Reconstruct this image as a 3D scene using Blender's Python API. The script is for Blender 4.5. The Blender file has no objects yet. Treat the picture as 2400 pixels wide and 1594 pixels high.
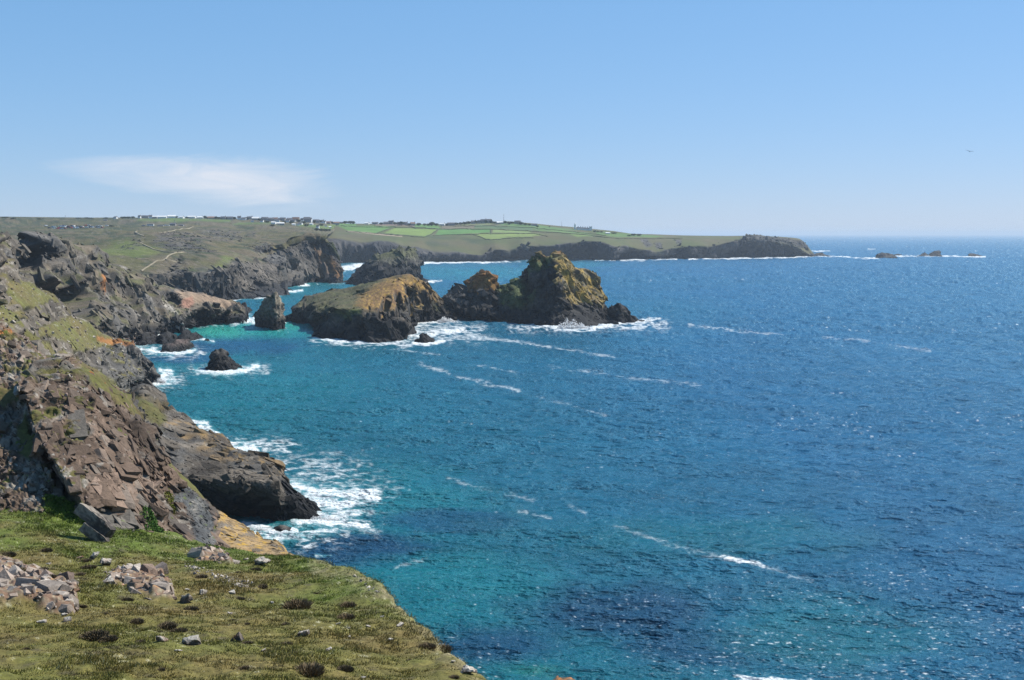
import bpy, bmesh, math, random, time
from concurrent.futures import ThreadPoolExecutor
import numpy as np
from mathutils import Vector, Matrix
T0 = time.time()
rng = np.random.default_rng(7)
random.seed(11)
f32 = np.float32
# ------------------------------------------------------------------ camera model
FPX, CAMZ = 2600.0, 60.0
PITCH = math.atan((797 - 548) / FPX)
CP, SP = math.cos(PITCH), math.sin(PITCH)
def ray(px, py):
    u = (np.asarray(px, float) - 1200) / FPX; v = (797 - np.asarray(py, float)) / FPX
    return u, CP + v * SP, -SP + v * CP
def W(px, py, d):
    x, y, z = ray(px, py); k = np.asarray(d, float) / y
    return np.stack([x * k, y * k, CAMZ + z * k], -1)
def sd(py):
    x, y, z = ray(1200, py); return CAMZ * y / -z
def project(P):
    x, y, z = P[..., 0], P[..., 1], P[..., 2] - CAMZ
    w = y * CP - z * SP; v = y * SP + z * CP
    return 1200 + FPX * x / w, 797 - FPX * v / w
# ------------------------------------------------------------------ noise
_perm = rng.permutation(256).astype(np.int32)
_perm = np.concatenate([_perm, _perm, _perm])
_grad = rng.normal(size=(256, 3)).astype(f32); _grad /= np.linalg.norm(_grad, axis=1, keepdims=True)
_rnd = rng.random((256, 4)).astype(f32)
def _h(i, j, k):
    return _perm[_perm[_perm[i & 255] + (j & 255)] + (k & 255)]
_pool = ThreadPoolExecutor(4)
def chunked(fn, P, nout):
    sh = P.shape[:-1]; Q = np.ascontiguousarray(P, f32).reshape(-1, 3)
    if len(Q) < 20000: r = fn(Q); return r.reshape(sh) if nout == 1 else tuple(a.reshape(sh) for a in r)
    rs = list(_pool.map(fn, np.array_split(Q, 8)))
    if nout == 1: return np.concatenate(rs).reshape(sh)
    return tuple(np.concatenate([r[k] for r in rs]).reshape(sh) for k in range(nout))
def perlin(P): return chunked(_perlin, P, 1)
def _perlin(P):
    P = P.astype(f32); I = np.floor(P).astype(np.int32); Fr = P - I
    S = Fr * Fr * Fr * (Fr * (Fr * 6 - 15) + 10)
    out = 0
    for a in (0, 1):
        wa = S[..., 0] if a else 1 - S[..., 0]
        for b in (0, 1):
            wb = S[..., 1] if b else 1 - S[..., 1]
            for c in (0, 1):
                wc = S[..., 2] if c else 1 - S[..., 2]
                g = _grad[_h(I[..., 0] + a, I[..., 1] + b, I[..., 2] + c)]
                dd = (g[..., 0] * (Fr[..., 0] - a) + g[..., 1] * (Fr[..., 1] - b) + g[..., 2] * (Fr[..., 2] - c))
                out = out + wa * wb * wc * dd
    return out * 1.5
def fbm(P, n=4, gain=.5, ridged=False):
    s = 0; a = 1; t = 0
    for i in range(n):
        q = perlin(P * (2.03 ** i) + 17.3 * i)
        s = s + a * ((1 - 2 * np.abs(q)) if ridged else q); t += a; a *= gain
    return s / t
def worley(P, jit=.72, tilt=.8, w=.13): return chunked(lambda Q: _worley(Q, jit, tilt, w), P, 3)
def _worley(P, jit, tilt, w):
    """cellular noise: returns (planar facet height with short ramps between cells, random id 0..1, edge distance)"""
    P = P.astype(f32); I = np.floor(P - .5).astype(np.int32)
    F1 = np.full(P.shape[:-1], 9., f32); F2 = F1.copy()
    hid = np.zeros(P.shape[:-1], np.int32); f1 = np.zeros(P.shape[:-1], f32); f2 = f1.copy()
    for a in (0, 1):
        for b in (0, 1):
            for c in (0, 1):
                h = _h(I[..., 0] + a, I[..., 1] + b, I[..., 2] + c)
                r = _rnd[h]
                dx = I[..., 0] + a + .5 + (r[..., 0] - .5) * jit - P[..., 0]
                dy = I[..., 1] + b + .5 + (r[..., 1] - .5) * jit - P[..., 1]
                dz = I[..., 2] + c + .5 + (r[..., 2] - .5) * jit - P[..., 2]
                d2 = dx * dx + dy * dy + dz * dz
                g = _grad[h]
                v = (r[..., 3] - .5) * .8 + tilt * (g[..., 0] * dx + g[..., 1] * dy + g[..., 2] * dz)
                m = d2 < F1; m2 = (~m) & (d2 < F2)
                f2 = np.where(m, f1, np.where(m2, v, f2)); F2 = np.where(m, F1, np.where(m2, d2, F2))
                f1 = np.where(m, v, f1); F1 = np.where(m, d2, F1); hid = np.where(m, h, hid)
    ed = np.sqrt(F2) - np.sqrt(F1); t = .5 + .5 * sstep(0, w, ed)
    return f1 * t + f2 * (1 - t), _rnd[hid, 1], ed
def sstep(a, b, x):
    t = np.clip((x - a) / (b - a + 1e-9), 0, 1); return t * t * (3 - 2 * t)
def lerp(a, b, t):
    t = np.asarray(t)[..., None]; return np.asarray(a) * (1 - t) + np.asarray(b) * t
# ------------------------------------------------------------------ authoring masks in outline coordinates
def dist_poly(px, py, pts, closed=False):
    """distance to a polyline, signed side (+ = right of travel) and inside flag"""
    pts = list(pts)
    seg = list(zip(pts, pts[1:] + pts[:1] if closed else pts[1:]))
    endc = np.zeros(np.shape(px))
    best = np.full(np.shape(px), 1e9); side = np.zeros(np.shape(px)); ins = np.zeros(np.shape(px), bool)
    segs = seg if closed else seg[:len(pts) - 1]
    for k, ((x0, y0), (x1, y1)) in enumerate(segs):
        dx, dy = x1 - x0, y1 - y0; L = dx * dx + dy * dy + 1e-9
        t = ((px - x0) * dx + (py - y0) * dy) / L
        e_ = np.where((t < 0) & (k == 0), -t, np.where((t > 1) & (k == len(segs) - 1), t - 1, 0)) * math.sqrt(L); t = np.clip(t, 0, 1)
        ex, ey = px - x0 - t * dx, py - y0 - t * dy
        d = np.hypot(ex, ey); m = d < best
        best = np.where(m, d, best); endc = np.where(m, e_, endc); side = np.where(m, np.sign(dx * ey - dy * ex), side)
        if closed:
            c = ((y0 > py) != (y1 > py)) & (px < (x1 - x0) * (py - y0) / (y1 - y0 + 1e-12) + x0)
            ins ^= c
    return best, side, (ins if closed else endc)
def poly_mask(px, py, polys, soft, nz=0.):
    out = np.zeros(np.shape(px))
    for p in polys:
        xs = [q[0] for q in p]; ys = [q[1] for q in p]; mrg = soft * 3 + 8
        m = (px > min(xs) - mrg) & (px < max(xs) + mrg) & (py > min(ys) - mrg) & (py < max(ys) + mrg)
        if not m.any(): continue
        d, s, i = dist_poly(px[m], py[m], p, True)
        sdst = np.where(i, d, -d) + (nz[m] if np.ndim(nz) else nz)
        out[m] = np.maximum(out[m], sstep(-soft, soft, sdst))
    return out
# ------------------------------------------------------------------ surfaces
def hermite(t, V, s):
    t = np.asarray(t, float); V = np.asarray(V, float); n = len(t)
    if n == 2:
        k = ((s - t[0]) / (t[1] - t[0])); sh = (len(s),) + (1,) * (V.ndim - 1); k = k.reshape(sh)
        return V[0] * (1 - k) + V[1] * k
    m = np.zeros_like(V)
    for i in range(n):
        a, b = max(i - 1, 0), min(i + 1, n - 1); m[i] = (V[b] - V[a]) / (t[b] - t[a]) * .7
    i = np.clip(np.searchsorted(t, s, 'right') - 1, 0, n - 2)
    h = (t[i + 1] - t[i]); k = (s - t[i]) / h; sh = (len(s),) + (1,) * (V.ndim - 1)
    k = k.reshape(sh); h = h.reshape(sh)
    return ((2 * k**3 - 3 * k**2 + 1) * V[i] + (k**3 - 2 * k**2 + k) * h * m[i]
            + (-2 * k**3 + 3 * k**2) * V[i + 1] + (k**3 - k**2) * h * m[i + 1])
def to_world(row):
    out = []
    for p in row:
        if len(p) == 4:
            w = W(p[0], p[1], p[2]); out.append((w[0], w[1], p[3]))
        elif p[2] == 0:
            w = W(p[0], p[1], sd(p[1])); out.append((w[0], w[1], 0.))
        else:
            out.append(tuple(W(*p)))
    return np.array(out)
class Patch: pass
VS = 1.45
def patch(rows, step=2.0, sink=True):
    step *= 1.2
    """a terrain sheet lofted through outline rows given far/top first, near/bottom last"""
    rows = [[(-1600, *r[0][1:])] + list(r) if -310 <= r[0][0] <= -150 else r for r in rows]      # carry the land on past the left edge of the frame
    Ws = [to_world(r) for r in rows]; Cs = []
    if sink:
        w = Ws[-1].copy(); w[:, 2] = -7; w[:, 1] -= 4; Ws.append(w)
    for w in Ws:
        px, py = project(w); c = np.concatenate([[0], np.cumsum((np.hypot(np.diff(px), np.diff(py)) + 1.) * np.where(px[1:] < -140, .07, 1.))]); Cs.append(c)
    nu = int(max(c[-1] for c in Cs[:-1] or Cs) / step)
    R = np.stack([hermite(c / c[-1], w, np.linspace(0, 1, nu)) for c, w in zip(Cs, Ws)])
    px, py = project(R)
    dl = np.hypot(np.diff(px, axis=0), np.diff(py, axis=0)).mean(1)
    n_int = np.maximum(5, (dl * VS / step).astype(int))
    if sink: n_int[-1] = 5
    tv = np.concatenate([[0], np.cumsum(np.maximum(dl, 3.))])
    s = np.concatenate([np.linspace(tv[i], tv[i + 1], n_int[i], endpoint=False) for i in range(len(dl))] + [[tv[-1]]])
    o = Patch(); o.P = hermite(tv, R, s)
    o.r = np.interp(s, tv, np.arange(len(tv)))[:, None] * np.ones((1, nu))
    o.u = np.linspace(0, 1, nu)[None, :] * np.ones((len(s), 1))
    o.px, o.py = project(o.P)
    o.dv = np.linalg.norm(np.gradient(o.P, axis=0), axis=-1); o.N = normals(o.P); o.N0 = o.N.copy(); o.P0 = o.P.copy(); o.z0 = o.P[..., 2].copy()
    return o
def normals(P):
    du = np.gradient(P, axis=1); dv = np.gradient(P, axis=0)
    n = np.cross(dv, du); return n / (np.linalg.norm(n, axis=-1, keepdims=True) + 1e-9)
def smooth2(a, k):
    for _ in range(k):
        for ax in (0, 1):
            b = np.copy(a); sl = [slice(None)] * a.ndim
            lo, mi, hi = list(sl), list(sl), list(sl); lo[ax] = slice(0, -2); mi[ax] = slice(1, -1); hi[ax] = slice(2, None)
            b[tuple(mi)] = .25 * a[tuple(lo)] + .5 * a[tuple(mi)] + .25 * a[tuple(hi)]; a = b
    return a
def push(o, amt, dirn=None):
    """move the surface along its own normal (or a given direction)"""
    o.P = o.P + (o.N0 if dirn is None else np.asarray(dirn)) * np.asarray(amt)[..., None]
def aniso(P, scale, dirs=None):
    """noise coordinates; dirs = (axis, stretch) lengthens the cells along the bedding"""
    Q = P / scale
    if dirs:
        a, k = dirs; a = np.array(a, float); a /= np.linalg.norm(a)
        al = Q @ a; Q = Q + (al * (1 / k - 1))[..., None] * a
    return Q
def rockify(o, mask, specs, bed=None, warp=.35, grain=.5, flat=.3):
    """blocky facets + rough grain.  specs: (cell size m, amplitude m)"""
    o.ids = []
    st = flat + (1 - flat) * sstep(.97, .55, o.N0[..., 2]); mask = mask * st
    dr = o.N0 * np.array([1, 1, .75])
    w = np.stack([perlin(o.P0 / specs[0][0] * .7 + k * 9.1) for k in range(3)], -1) * specs[0][0] * warp
    for sc, am in specs:
        fac, rid, ed = worley(aniso(o.P0 + w, sc, bed))
        ok = np.clip((sc / o.dv - 1.6) / 2., 0, 1)            # skip detail the mesh cannot carry
        o.ids.append((.5 + (rid - .5) * ok, np.maximum(ed, 1 - ok))); push(o, am * fac * 1.7 * mask * ok, dr)
        push(o, -am * .3 * mask * ok * (1 - sstep(0., .1, ed)), dr)
    sc, am = specs[-1]
    push(o, am * grain * fbm(aniso(o.P0, sc * .8, bed), 3) * mask * ok, dr)
def col_attr(me, name, C):
    a = me.attributes.new(name, 'FLOAT_COLOR', 'POINT')
    c = np.ones((C.reshape(-1, C.shape[-1]).shape[0], 4), f32); c[:, :3] = C.reshape(-1, C.shape[-1])[:, :3]
    if C.shape[-1] == 4: c[:, 3] = C.reshape(-1, 4)[:, 3]
    a.data.foreach_set('color', c.ravel())
def mesh_np(name, V, Fc, mat=None, smooth=True, parent=None, cols=None):
    me = bpy.data.meshes.new(name); V = np.asarray(V, f32).reshape(-1, 3); Fc = np.asarray(Fc, np.int32); k = Fc.shape[1]
    me.vertices.add(len(V)); me.vertices.foreach_set('co', V.ravel())
    me.loops.add(Fc.size); me.loops.foreach_set('vertex_index', Fc.ravel())
    me.polygons.add(len(Fc)); me.polygons.foreach_set('loop_start', np.arange(0, Fc.size, k, dtype=np.int32))
    me.update(calc_edges=True)
    me.polygons.foreach_set('use_smooth', np.full(len(Fc), smooth))
    if cols is not None: col_attr(me, 'Col', cols)
    if mat: me.materials.append(mat)
    ob = bpy.data.objects.new(name, me); bpy.context.scene.collection.objects.link(ob)
    if parent: ob.parent = parent
    return ob
def grid_faces(nv, nu):
    i = np.arange(nv * nu).reshape(nv, nu)
    return np.stack([i[:-1, :-1], i[1:, :-1], i[1:, 1:], i[:-1, 1:]], -1).reshape(-1, 4)
_HULLS = []
def base_hulls():
    if not _HULLS:
        r = np.random.default_rng(5)
        for k in range(14):
            bm = bmesh.new(); pts = (r.random((15, 3)) - .5) * 2; pts = np.sign(pts) * np.abs(pts) ** .4
            pts[:, 2] *= np.where(r.random(15) < .3, .5, 1)
            for q in pts: bm.verts.new(Vector(q) * .5)
            bmesh.ops.convex_hull(bm, input=bm.verts); bmesh.ops.delete(bm, geom=[v for v in bm.verts if not v.link_faces], context='VERTS')
            bmesh.ops.triangulate(bm, faces=bm.faces); bm.verts.index_update()
            _HULLS.append((np.array([v.co for v in bm.verts]), np.array([[v.index for v in f.verts] for f in bm.faces]))); bm.free()
    return _HULLS
def blocks(o, C, mask, n, smin, smax, bed, dims=(1.5, .8, .62), out=.12, seed=0, jit=.22, tone=.3):
    """joint-bounded blocks of the same rock standing out of the face, long side along the bedding"""
    r = np.random.default_rng(seed + 900); idx = np.argwhere((r.random(mask.shape) < mask) & (o.r > .6))
    if len(idx) == 0: return
    idx = idx[r.integers(0, len(idx), n)]; i, j = idx[:, 0], idx[:, 1]
    P, Nn, Cb = o.P[i, j], smooth2(o.N0, 2)[i, j], smooth2(C, 5)[i, j] * getattr(o, 'k', 1.)
    s = smin * (smax / smin) ** (r.random(n) ** 2.2)
    c = Nn + r.normal(0, jit, (n, 3)); c /= np.linalg.norm(c, axis=1, keepdims=True)
    a = np.array(bed) / np.linalg.norm(bed) + r.normal(0, jit, (n, 3)); a -= (a * c).sum(1, keepdims=True) * c; a /= np.linalg.norm(a, axis=1, keepdims=True)
    bb = np.cross(c, a); R = np.stack([a * dims[0], bb * dims[1], c * dims[2]], 1) * s[:, None, None]
    ctr = P + c * (s * dims[2] * (out - .5 + r.normal(0, .12, n)))[:, None]
    k = r.integers(0, 14, n); o.xV, o.xF, o.xC = getattr(o, 'xV', []), getattr(o, 'xF', []), getattr(o, 'xC', [])
    for h, (V, Fc) in enumerate(base_hulls()):
        m = np.argwhere(k == h)[:, 0]
        if not len(m): continue
        VV = np.einsum('vd,kde->kve', V, R[m]) + ctr[m][:, None, :]
        off = np.arange(len(m))[:, None, None] * len(V); o.xV.append(VV.reshape(-1, 3)); o.xF.append((Fc[None] + off).reshape(-1, 3))
        o.xC.append(np.repeat(Cb[m] * (1 + r.uniform(-tone, tone, (len(m), 1))), len(V), 0))
def finish(o, name, C, mat, smooth=False):
    C = np.clip(C * getattr(o, 'k', 1.), .004, .85); nv, nu = o.P.shape[:2]; V, Fq, CC = o.P.reshape(-1, 3), grid_faces(nv, nu), C.reshape(-1, 3)
    if getattr(o, 'xV', None):
        Fq = np.concatenate([Fq[:, [0, 1, 2]], Fq[:, [0, 2, 3]]]); off = len(V); Vs, Fs, Cs = [V], [Fq], [CC]
        for v, f_, c_ in zip(o.xV, o.xF, o.xC): Vs.append(v); Fs.append(f_ + off); Cs.append(np.clip(c_, .006, .8)); off += len(v)
        V, Fq, CC = np.concatenate(Vs), np.concatenate(Fs), np.concatenate(Cs)
    ob = mesh_np(name, V, Fq, mat, smooth, None, CC)
    if smooth and getattr(o, 'xV', None):
        fl = np.ones(len(Fq), bool); fl[2 * (nv - 1) * (nu - 1):] = False; ob.data.polygons.foreach_set('use_smooth', fl)
    o.N = normals(o.P); o.px, o.py = project(o.P); o.C = C; o.ob = ob
    return ob
def tag(o, label=None, cat=None, group=None, kind=None):
    for k, v in (('label', label), ('category', cat), ('group', group), ('kind', kind)):
        if v: o[k] = v
    return o
def find(o, x, y):
    """world point of a finished sheet that shows at outline position (x, y)"""
    d = (o.px - x)**2 + (o.py - y)**2
    m = d < d.min() + 9
    dep = np.where(m, o.P[..., 1], 1e9); i = np.unravel_index(np.argmin(dep), dep.shape)
    return o.P[i], o.N[i]
# ------------------------------------------------------------------ materials
def new_mat(name):
    m = bpy.data.materials.new(name); m.use_nodes = True; nt = m.node_tree
    return m, nt, nt.nodes['Principled BSDF'], nt.nodes, nt.links
def nmath(nt, op, a, b=None, clamp=False):
    n = nt.nodes.new('ShaderNodeMath'); n.operation = op; n.use_clamp = clamp
    for i, v in enumerate((a, b)):
        if v is None: continue
        if isinstance(v, (int, float)): n.inputs[i].default_value = v
        else: nt.links.new(v, n.inputs[i])
    return n.outputs[0]
def noise_tex(nt, scale, detail=4, rough=.6, vec=None, dist=0.):
    n = nt.nodes.new('ShaderNodeTexNoise'); n.inputs['Scale'].default_value = scale
    n.inputs['Detail'].default_value = detail; n.inputs['Roughness'].default_value = rough; n.inputs['Distortion'].default_value = dist
    if vec is not None: nt.links.new(vec, n.inputs['Vector'])
    return n.outputs['Fac']
def coords(nt, scale=(1, 1, 1), rot=(0, 0, 0)):
    tc = nt.nodes.new('ShaderNodeTexCoord'); mp = nt.nodes.new('ShaderNodeMapping')
    mp.inputs['Scale'].default_value = scale; mp.inputs['Rotation'].default_value = rot
    nt.links.new(tc.outputs['Object'], mp.inputs['Vector']); return mp.outputs['Vector']
def map_range(nt, v, a, b, c, d, smooth=False):
    n = nt.nodes.new('ShaderNodeMapRange'); n.clamp = True
    if smooth: n.interpolation_type = 'SMOOTHSTEP'
    nt.links.new(v, n.inputs[0])
    for i, x in enumerate((a, b, c, d)): n.inputs[i + 1].default_value = x
    return n.outputs[0]
def mixc(nt, fac, a, b, mode='MIX'):
    n = nt.nodes.new('ShaderNodeMix'); n.data_type = 'RGBA'; n.blend_type = mode
    for sock, v in ((n.inputs[0], fac), (n.inputs[6], a), (n.inputs[7], b)):
        if isinstance(v, (int, float)): sock.default_value = v
        elif isinstance(v, (tuple, list)): sock.default_value = (*v, 1)
        else: nt.links.new(v, sock)
    return n.outputs[2]
def terrain_mat(name, sc, bump=.5, vary=.5, rough=.92, dist=1.):
    """ground colour laid down with the terrain, broken up by fine procedural grain and bump"""
    m, nt, b, N, L = new_mat(name)
    at = N.new('ShaderNodeAttribute'); at.attribute_name = 'Col'
    v = coords(nt)
    n1 = noise_tex(nt, sc, 5, .7, v); n2 = noise_tex(nt, sc * .22, 3, .6, v)
    k = nmath(nt, 'MULTIPLY', map_range(nt, n1, .25, .75, 1 - vary, 1 + vary), map_range(nt, n2, .3, .7, 1 - vary * .5, 1 + vary * .5))
    cm = N.new('ShaderNodeVectorMath'); cm.operation = 'SCALE'; L.new(at.outputs['Color'], cm.inputs[0]); L.new(k, cm.inputs['Scale'])
    L.new(cm.outputs[0], b.inputs['Base Color'])
    b.inputs['Roughness'].default_value = rough; b.inputs['Specular IOR Level'].default_value = .25
    bp = N.new('ShaderNodeBump'); bp.inputs['Strength'].default_value = bump; bp.inputs['Distance'].default_value = dist
    L.new(n1, bp.inputs['Height']); L.new(bp.outputs[0], b.inputs['Normal'])
    return m
def plain_mat(name, col, rough=.8, vary=.15, sc=1.5, spec=.3):
    m, nt, b, N, L = new_mat(name)
    n = noise_tex(nt, sc, 4, .6, coords(nt))
    c = mixc(nt, map_range(nt, n, .3, .7, 0, 1), tuple(x * (1 - vary) for x in col), tuple(min(1, x * (1 + vary)) for x in col))
    L.new(c, b.inputs['Base Color']); b.inputs['Roughness'].default_value = rough; b.inputs['Specular IOR Level'].default_value = spec
    return m
# ------------------------------------------------------------------ scene, camera, light, air
sc = bpy.context.scene
cam = bpy.data.cameras.new('camera'); co = bpy.data.objects.new('camera', cam); sc.collection.objects.link(co)
cam.sensor_fit = 'HORIZONTAL'; cam.sensor_width = 36; cam.lens = 36 * FPX / 2400; cam.clip_start = .5; cam.clip_end = 200000
co.location = (0, 0, CAMZ); co.rotation_euler = (math.pi / 2 - PITCH, 0, 0); sc.camera = co
SUN_AZ, SUN_EL = math.radians(60), math.radians(50)
S = Vector((math.sin(SUN_AZ) * math.cos(SUN_EL), math.cos(SUN_AZ) * math.cos(SUN_EL), math.sin(SUN_EL)))
sl = bpy.data.lights.new('sun', 'SUN'); sl.energy = 5.0; sl.angle = math.radians(.53); sl.color = (1, .955, .88)
so = bpy.data.objects.new('sun', sl); sc.collection.objects.link(so)
so.rotation_euler = S.to_track_quat('Z', 'Y').to_euler(); so.location = (300, 100, 400)
wd = bpy.data.worlds.new('World'); sc.world = wd; wd.use_nodes = True
wn = wd.node_tree; bg = wn.nodes['Background']
sky = wn.nodes.new('ShaderNodeTexSky'); sky.sky_type = 'NISHITA'; sky.sun_disc = False
sky.sun_elevation = SUN_EL; sky.sun_rotation = SUN_AZ; sky.air_density = 1.0; sky.dust_density = .0; sky.ozone_density = 4; sky.altitude = 60
sep = wn.nodes.new('ShaderNodeSeparateColor'); cmb = wn.nodes.new('ShaderNodeCombineColor'); wn.links.new(sky.outputs[0], sep.inputs[0])
for i, (g_, k_) in enumerate(((.70, 1.08), (.49, 2.06), (.45, 3.12))):        # clear maritime blue: less white towards the horizon
    pw = wn.nodes.new('ShaderNodeMath'); pw.operation = 'POWER'; wn.links.new(sep.outputs[i], pw.inputs[0]); pw.inputs[1].default_value = g_
    ml = wn.nodes.new('ShaderNodeMath'); ml.operation = 'MULTIPLY'; wn.links.new(pw.outputs[0], ml.inputs[0]); ml.inputs[1].default_value = k_; wn.links.new(ml.outputs[0], cmb.inputs[i])
# one low bank of fair-weather cloud far off to the left
tcw = wn.nodes.new('ShaderNodeTexCoord'); sx = wn.nodes.new('ShaderNodeSeparateXYZ'); wn.links.new(tcw.outputs['Generated'], sx.inputs[0])
cu = nmath(wn, 'DIVIDE', sx.outputs[0], nmath(wn, 'MAXIMUM', sx.outputs[1], .05)); cv = nmath(wn, 'DIVIDE', sx.outputs[2], nmath(wn, 'MAXIMUM', sx.outputs[1], .05))
cxy = wn.nodes.new('ShaderNodeCombineXYZ'); wn.links.new(nmath(wn, 'MULTIPLY', cu, 9), cxy.inputs[0]); wn.links.new(nmath(wn, 'MULTIPLY', cv, 42), cxy.inputs[1])
cn = nmath(wn, 'SUBTRACT', noise_tex(wn, 1.3, 7, .62, cxy.outputs[0], .8), .5)
a_ = nmath(wn, 'DIVIDE', nmath(wn, 'ADD', cu, .288), .108)                              # along the bank
mid = nmath(wn, 'SUBTRACT', 0.0505, nmath(wn, 'MULTIPLY', a_, .0085))                    # it sinks to the right
thk = nmath(wn, 'ADD', .0165, nmath(wn, 'MULTIPLY', a_, .0065))
b_ = nmath(wn, 'DIVIDE', nmath(wn, 'SUBTRACT', cv, mid), thk)
r2 = nmath(wn, 'ADD', nmath(wn, 'POWER', nmath(wn, 'ABSOLUTE', a_), 2.6), nmath(wn, 'MULTIPLY', b_, b_))
cden = map_range(wn, nmath(wn, 'ADD', r2, nmath(wn, 'MULTIPLY', cn, -3.0)), 2.0, -1.0, 0, 1.25, True)
cden = nmath(wn, 'MULTIPLY', cden, map_range(wn, a_, -1.3, .35, .28, .95), True)
front = nmath(wn, 'GREATER_THAN', sx.outputs[1], .05)
skc = mixc(wn, nmath(wn, 'MULTIPLY', cden, front), cmb.outputs[0], (6.9, 7.2, 7.9))
wn.links.new(skc, bg.inputs[0]); bg.inputs[1].default_value = .075
sc.view_settings.view_transform = 'Standard'; sc.view_settings.look = 'None'; sc.view_settings.exposure = .6; sc.view_settings.gamma = 1
cy = sc.cycles; cy.max_bounces = 4; cy.diffuse_bounces = 2; cy.glossy_bounces = 2; cy.volume_bounces = 0; cy.use_denoising = True; cy.denoiser = 'OPENIMAGEDENOISE'; cy.denoising_prefilter = 'NONE'; cy.denoising_input_passes = 'RGB_ALBEDO_NORMAL'; cy.use_adaptive_sampling = False; cy.sample_clamp_direct = 6
cy.sample_clamp_indirect = 4; cy.caustics_reflective = False; cy.caustics_refractive = False
cy.volume_step_rate = 1; cy.volume_max_steps = 64

M_NEAR = terrain_mat('turf_and_rock_near', 9., .5, .45, dist=.06)
M_CRAG = terrain_mat('crag_rock', 3.2, .6, .4, dist=.15)
M_MID = terrain_mat('cliff_rock', .9, .7, .42, dist=.5)
M_FARC = terrain_mat('far_cliff', .3, .7, .35, dist=1.5)
M_FAR = terrain_mat('far_land', .12, .3, .16, dist=1.5)
# palettes (linear albedo)
OLIVE, BROWNG, GREEN = np.array([.095, .092, .025]), np.array([.115, .085, .034]), np.array([.072, .112, .015])
GREYR = [np.array(c) for c in ([.036, .035, .035], [.082, .078, .072], [.165, .153, .135])]
BROWNR = [np.array(c) for c in ([.062, .044, .032], [.128, .088, .062], [.235, .165, .122])]
DARKR = [np.array(c) for c in ([.020, .019, .019], [.040, .037, .034], [.080, .074, .066])]
WARMG = [np.array(c) for c in ([.045, .038, .031], [.105, .088, .068], [.205, .175, .14])]
OCHRE, ORANGE, PALE, WET = np.array([.34, .205, .045]), np.array([.36, .145, .04]), np.array([.43, .40, .345]), np.array([.016, .016, .017])
def rock_col(o, pal, s, pale=.12, seed=0.):
    n = fbm(o.P0 / s + seed, 4) * 1.1 + .45
    for k, (rid, ed) in enumerate(o.ids[-2:]): n = n + (rid - .5) * .42
    n = np.clip(n, 0, 1)
    C = np.where((n < .5)[..., None], lerp(pal[0], pal[1], n * 2), lerp(pal[1], pal[2], n * 2 - 1))
    sp = fbm(o.P0 / (s * .16) + 5.5 + seed, 3)
    C = lerp(C, PALE, sstep(.28, .42, sp + (fbm(o.P0 / s + 31, 2)) * .3) * pale * 4 * (o.N[..., 2] > .1))
    for rid, ed in o.ids[-2:]: C = C * (1 - .45 * (1 - sstep(0, .07, ed)))[..., None]
    return C
def grass_col(o, s, bright=0., brown=.5):
    n = fbm(o.P0 / s, 4); n2 = fbm(o.P0 / (s * .13) + 8, 3)
    C = lerp(OLIVE, BROWNG, np.clip(.5 * brown + n * 1.2, 0, 1)); C = lerp(C, GREEN, np.clip(bright + n2 * .45, 0, 1))
    return C * (1 + .45 * n2)[..., None]
def wet_band(o, C, z, w, col=WET):
    zz = o.P[..., 2] + fbm(o.P0 / (z * 1.6), 3) * w
    return lerp(C, col * (1 + 1.2 * np.clip(fbm(o.P0 / (z * .5) + 3, 3), 0, 1))[..., None], 1 - sstep(z * .55, z * 1.15, zz))
def step_line(o, pts, amt, w=4., reach=60.):
    d, s, e = dist_poly(o.px0, o.py0, pts); sg = d * s
    v = amt * sstep(-w, w, sg) * np.exp(-np.clip(sg, 0, None) / reach) * (d < reach * 5) * (1 - sstep(0, reach * .6 + 6, e))
    push(o, v, VIEWDIR(o))
def VIEWDIR(o):
    """horizontal outward direction of the slope: ledges step out of the hill, not up"""
    n = o.N0 * np.array([1, 1, .12]); n = n + np.array([0, -.35, 0]); return n / np.linalg.norm(n, axis=-1, keepdims=True)
def groove(o, pts, amt, w, dirn=None):
    d, s, _ = dist_poly(o.px0, o.py0, pts); push(o, -amt * (1 - sstep(w * .5, w, d)), VIEWDIR(o) if dirn is None else -np.array(dirn))
def begin(rows, step=2.0, sink=True):
    o = patch(rows, step, sink); o.px0, o.py0 = o.px.copy(), o.py.copy(); o.N = o.N0; return o
def upd(o, k=1):
    o.P = o.P0 + smooth2(o.P - o.P0, k); o.N = normals(o.P)

# ------------------------------------------------------------------ A. foreground heath slope
A = begin([
 [(-150,1165,97),(100,1172,99),(330,1220,100),(520,1292,94),(700,1352,84),(690,1420,90)],
 [(-150,1195,83),(100,1202,83),(330,1240,84),(500,1281,82),(742,1331,73),(715,1400,80)],
 [(-150,1275,66),(200,1302,66),(450,1322,66),(650,1330,67),(806,1338,63),(800,1430,70)],
 [(-150,1345,52),(250,1372,50),(550,1375,51.5),(750,1368,53),(903,1376,50),(880,1470,57)],
 [(-150,1450,36.5),(300,1460,37),(600,1470,38),(850,1478,38.8),(992,1486,39),(965,1560,44.5)],
 [(-150,1594,25.5),(300,1594,26),(700,1594,27),(1000,1594,29),(1142,1594,30),(1090,1720,35)],
 [(-150,1790,18.5),(300,1790,18.8),(700,1790,19.2),(1000,1790,20.3),(1330,1790,22),(1270,1960,26)]], 1.9, False)
d_edge, _, _ = dist_poly(A.px0, A.py0, [(742,1331),(806,1338),(903,1376),(992,1486),(1142,1594),(1330,1790)])
edge = 1 - sstep(6, 34, d_edge)
push(A, .55 * fbm(A.P0 / 7, 4) + .16 * fbm(A.P0 / 1.6, 3) + .07 * np.clip(fbm(A.P0 / .5 + 3, 3), -.1, 1) * 2)
push(A, edge * .22 * fbm(A.P0 / .9 + 11, 3))
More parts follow.
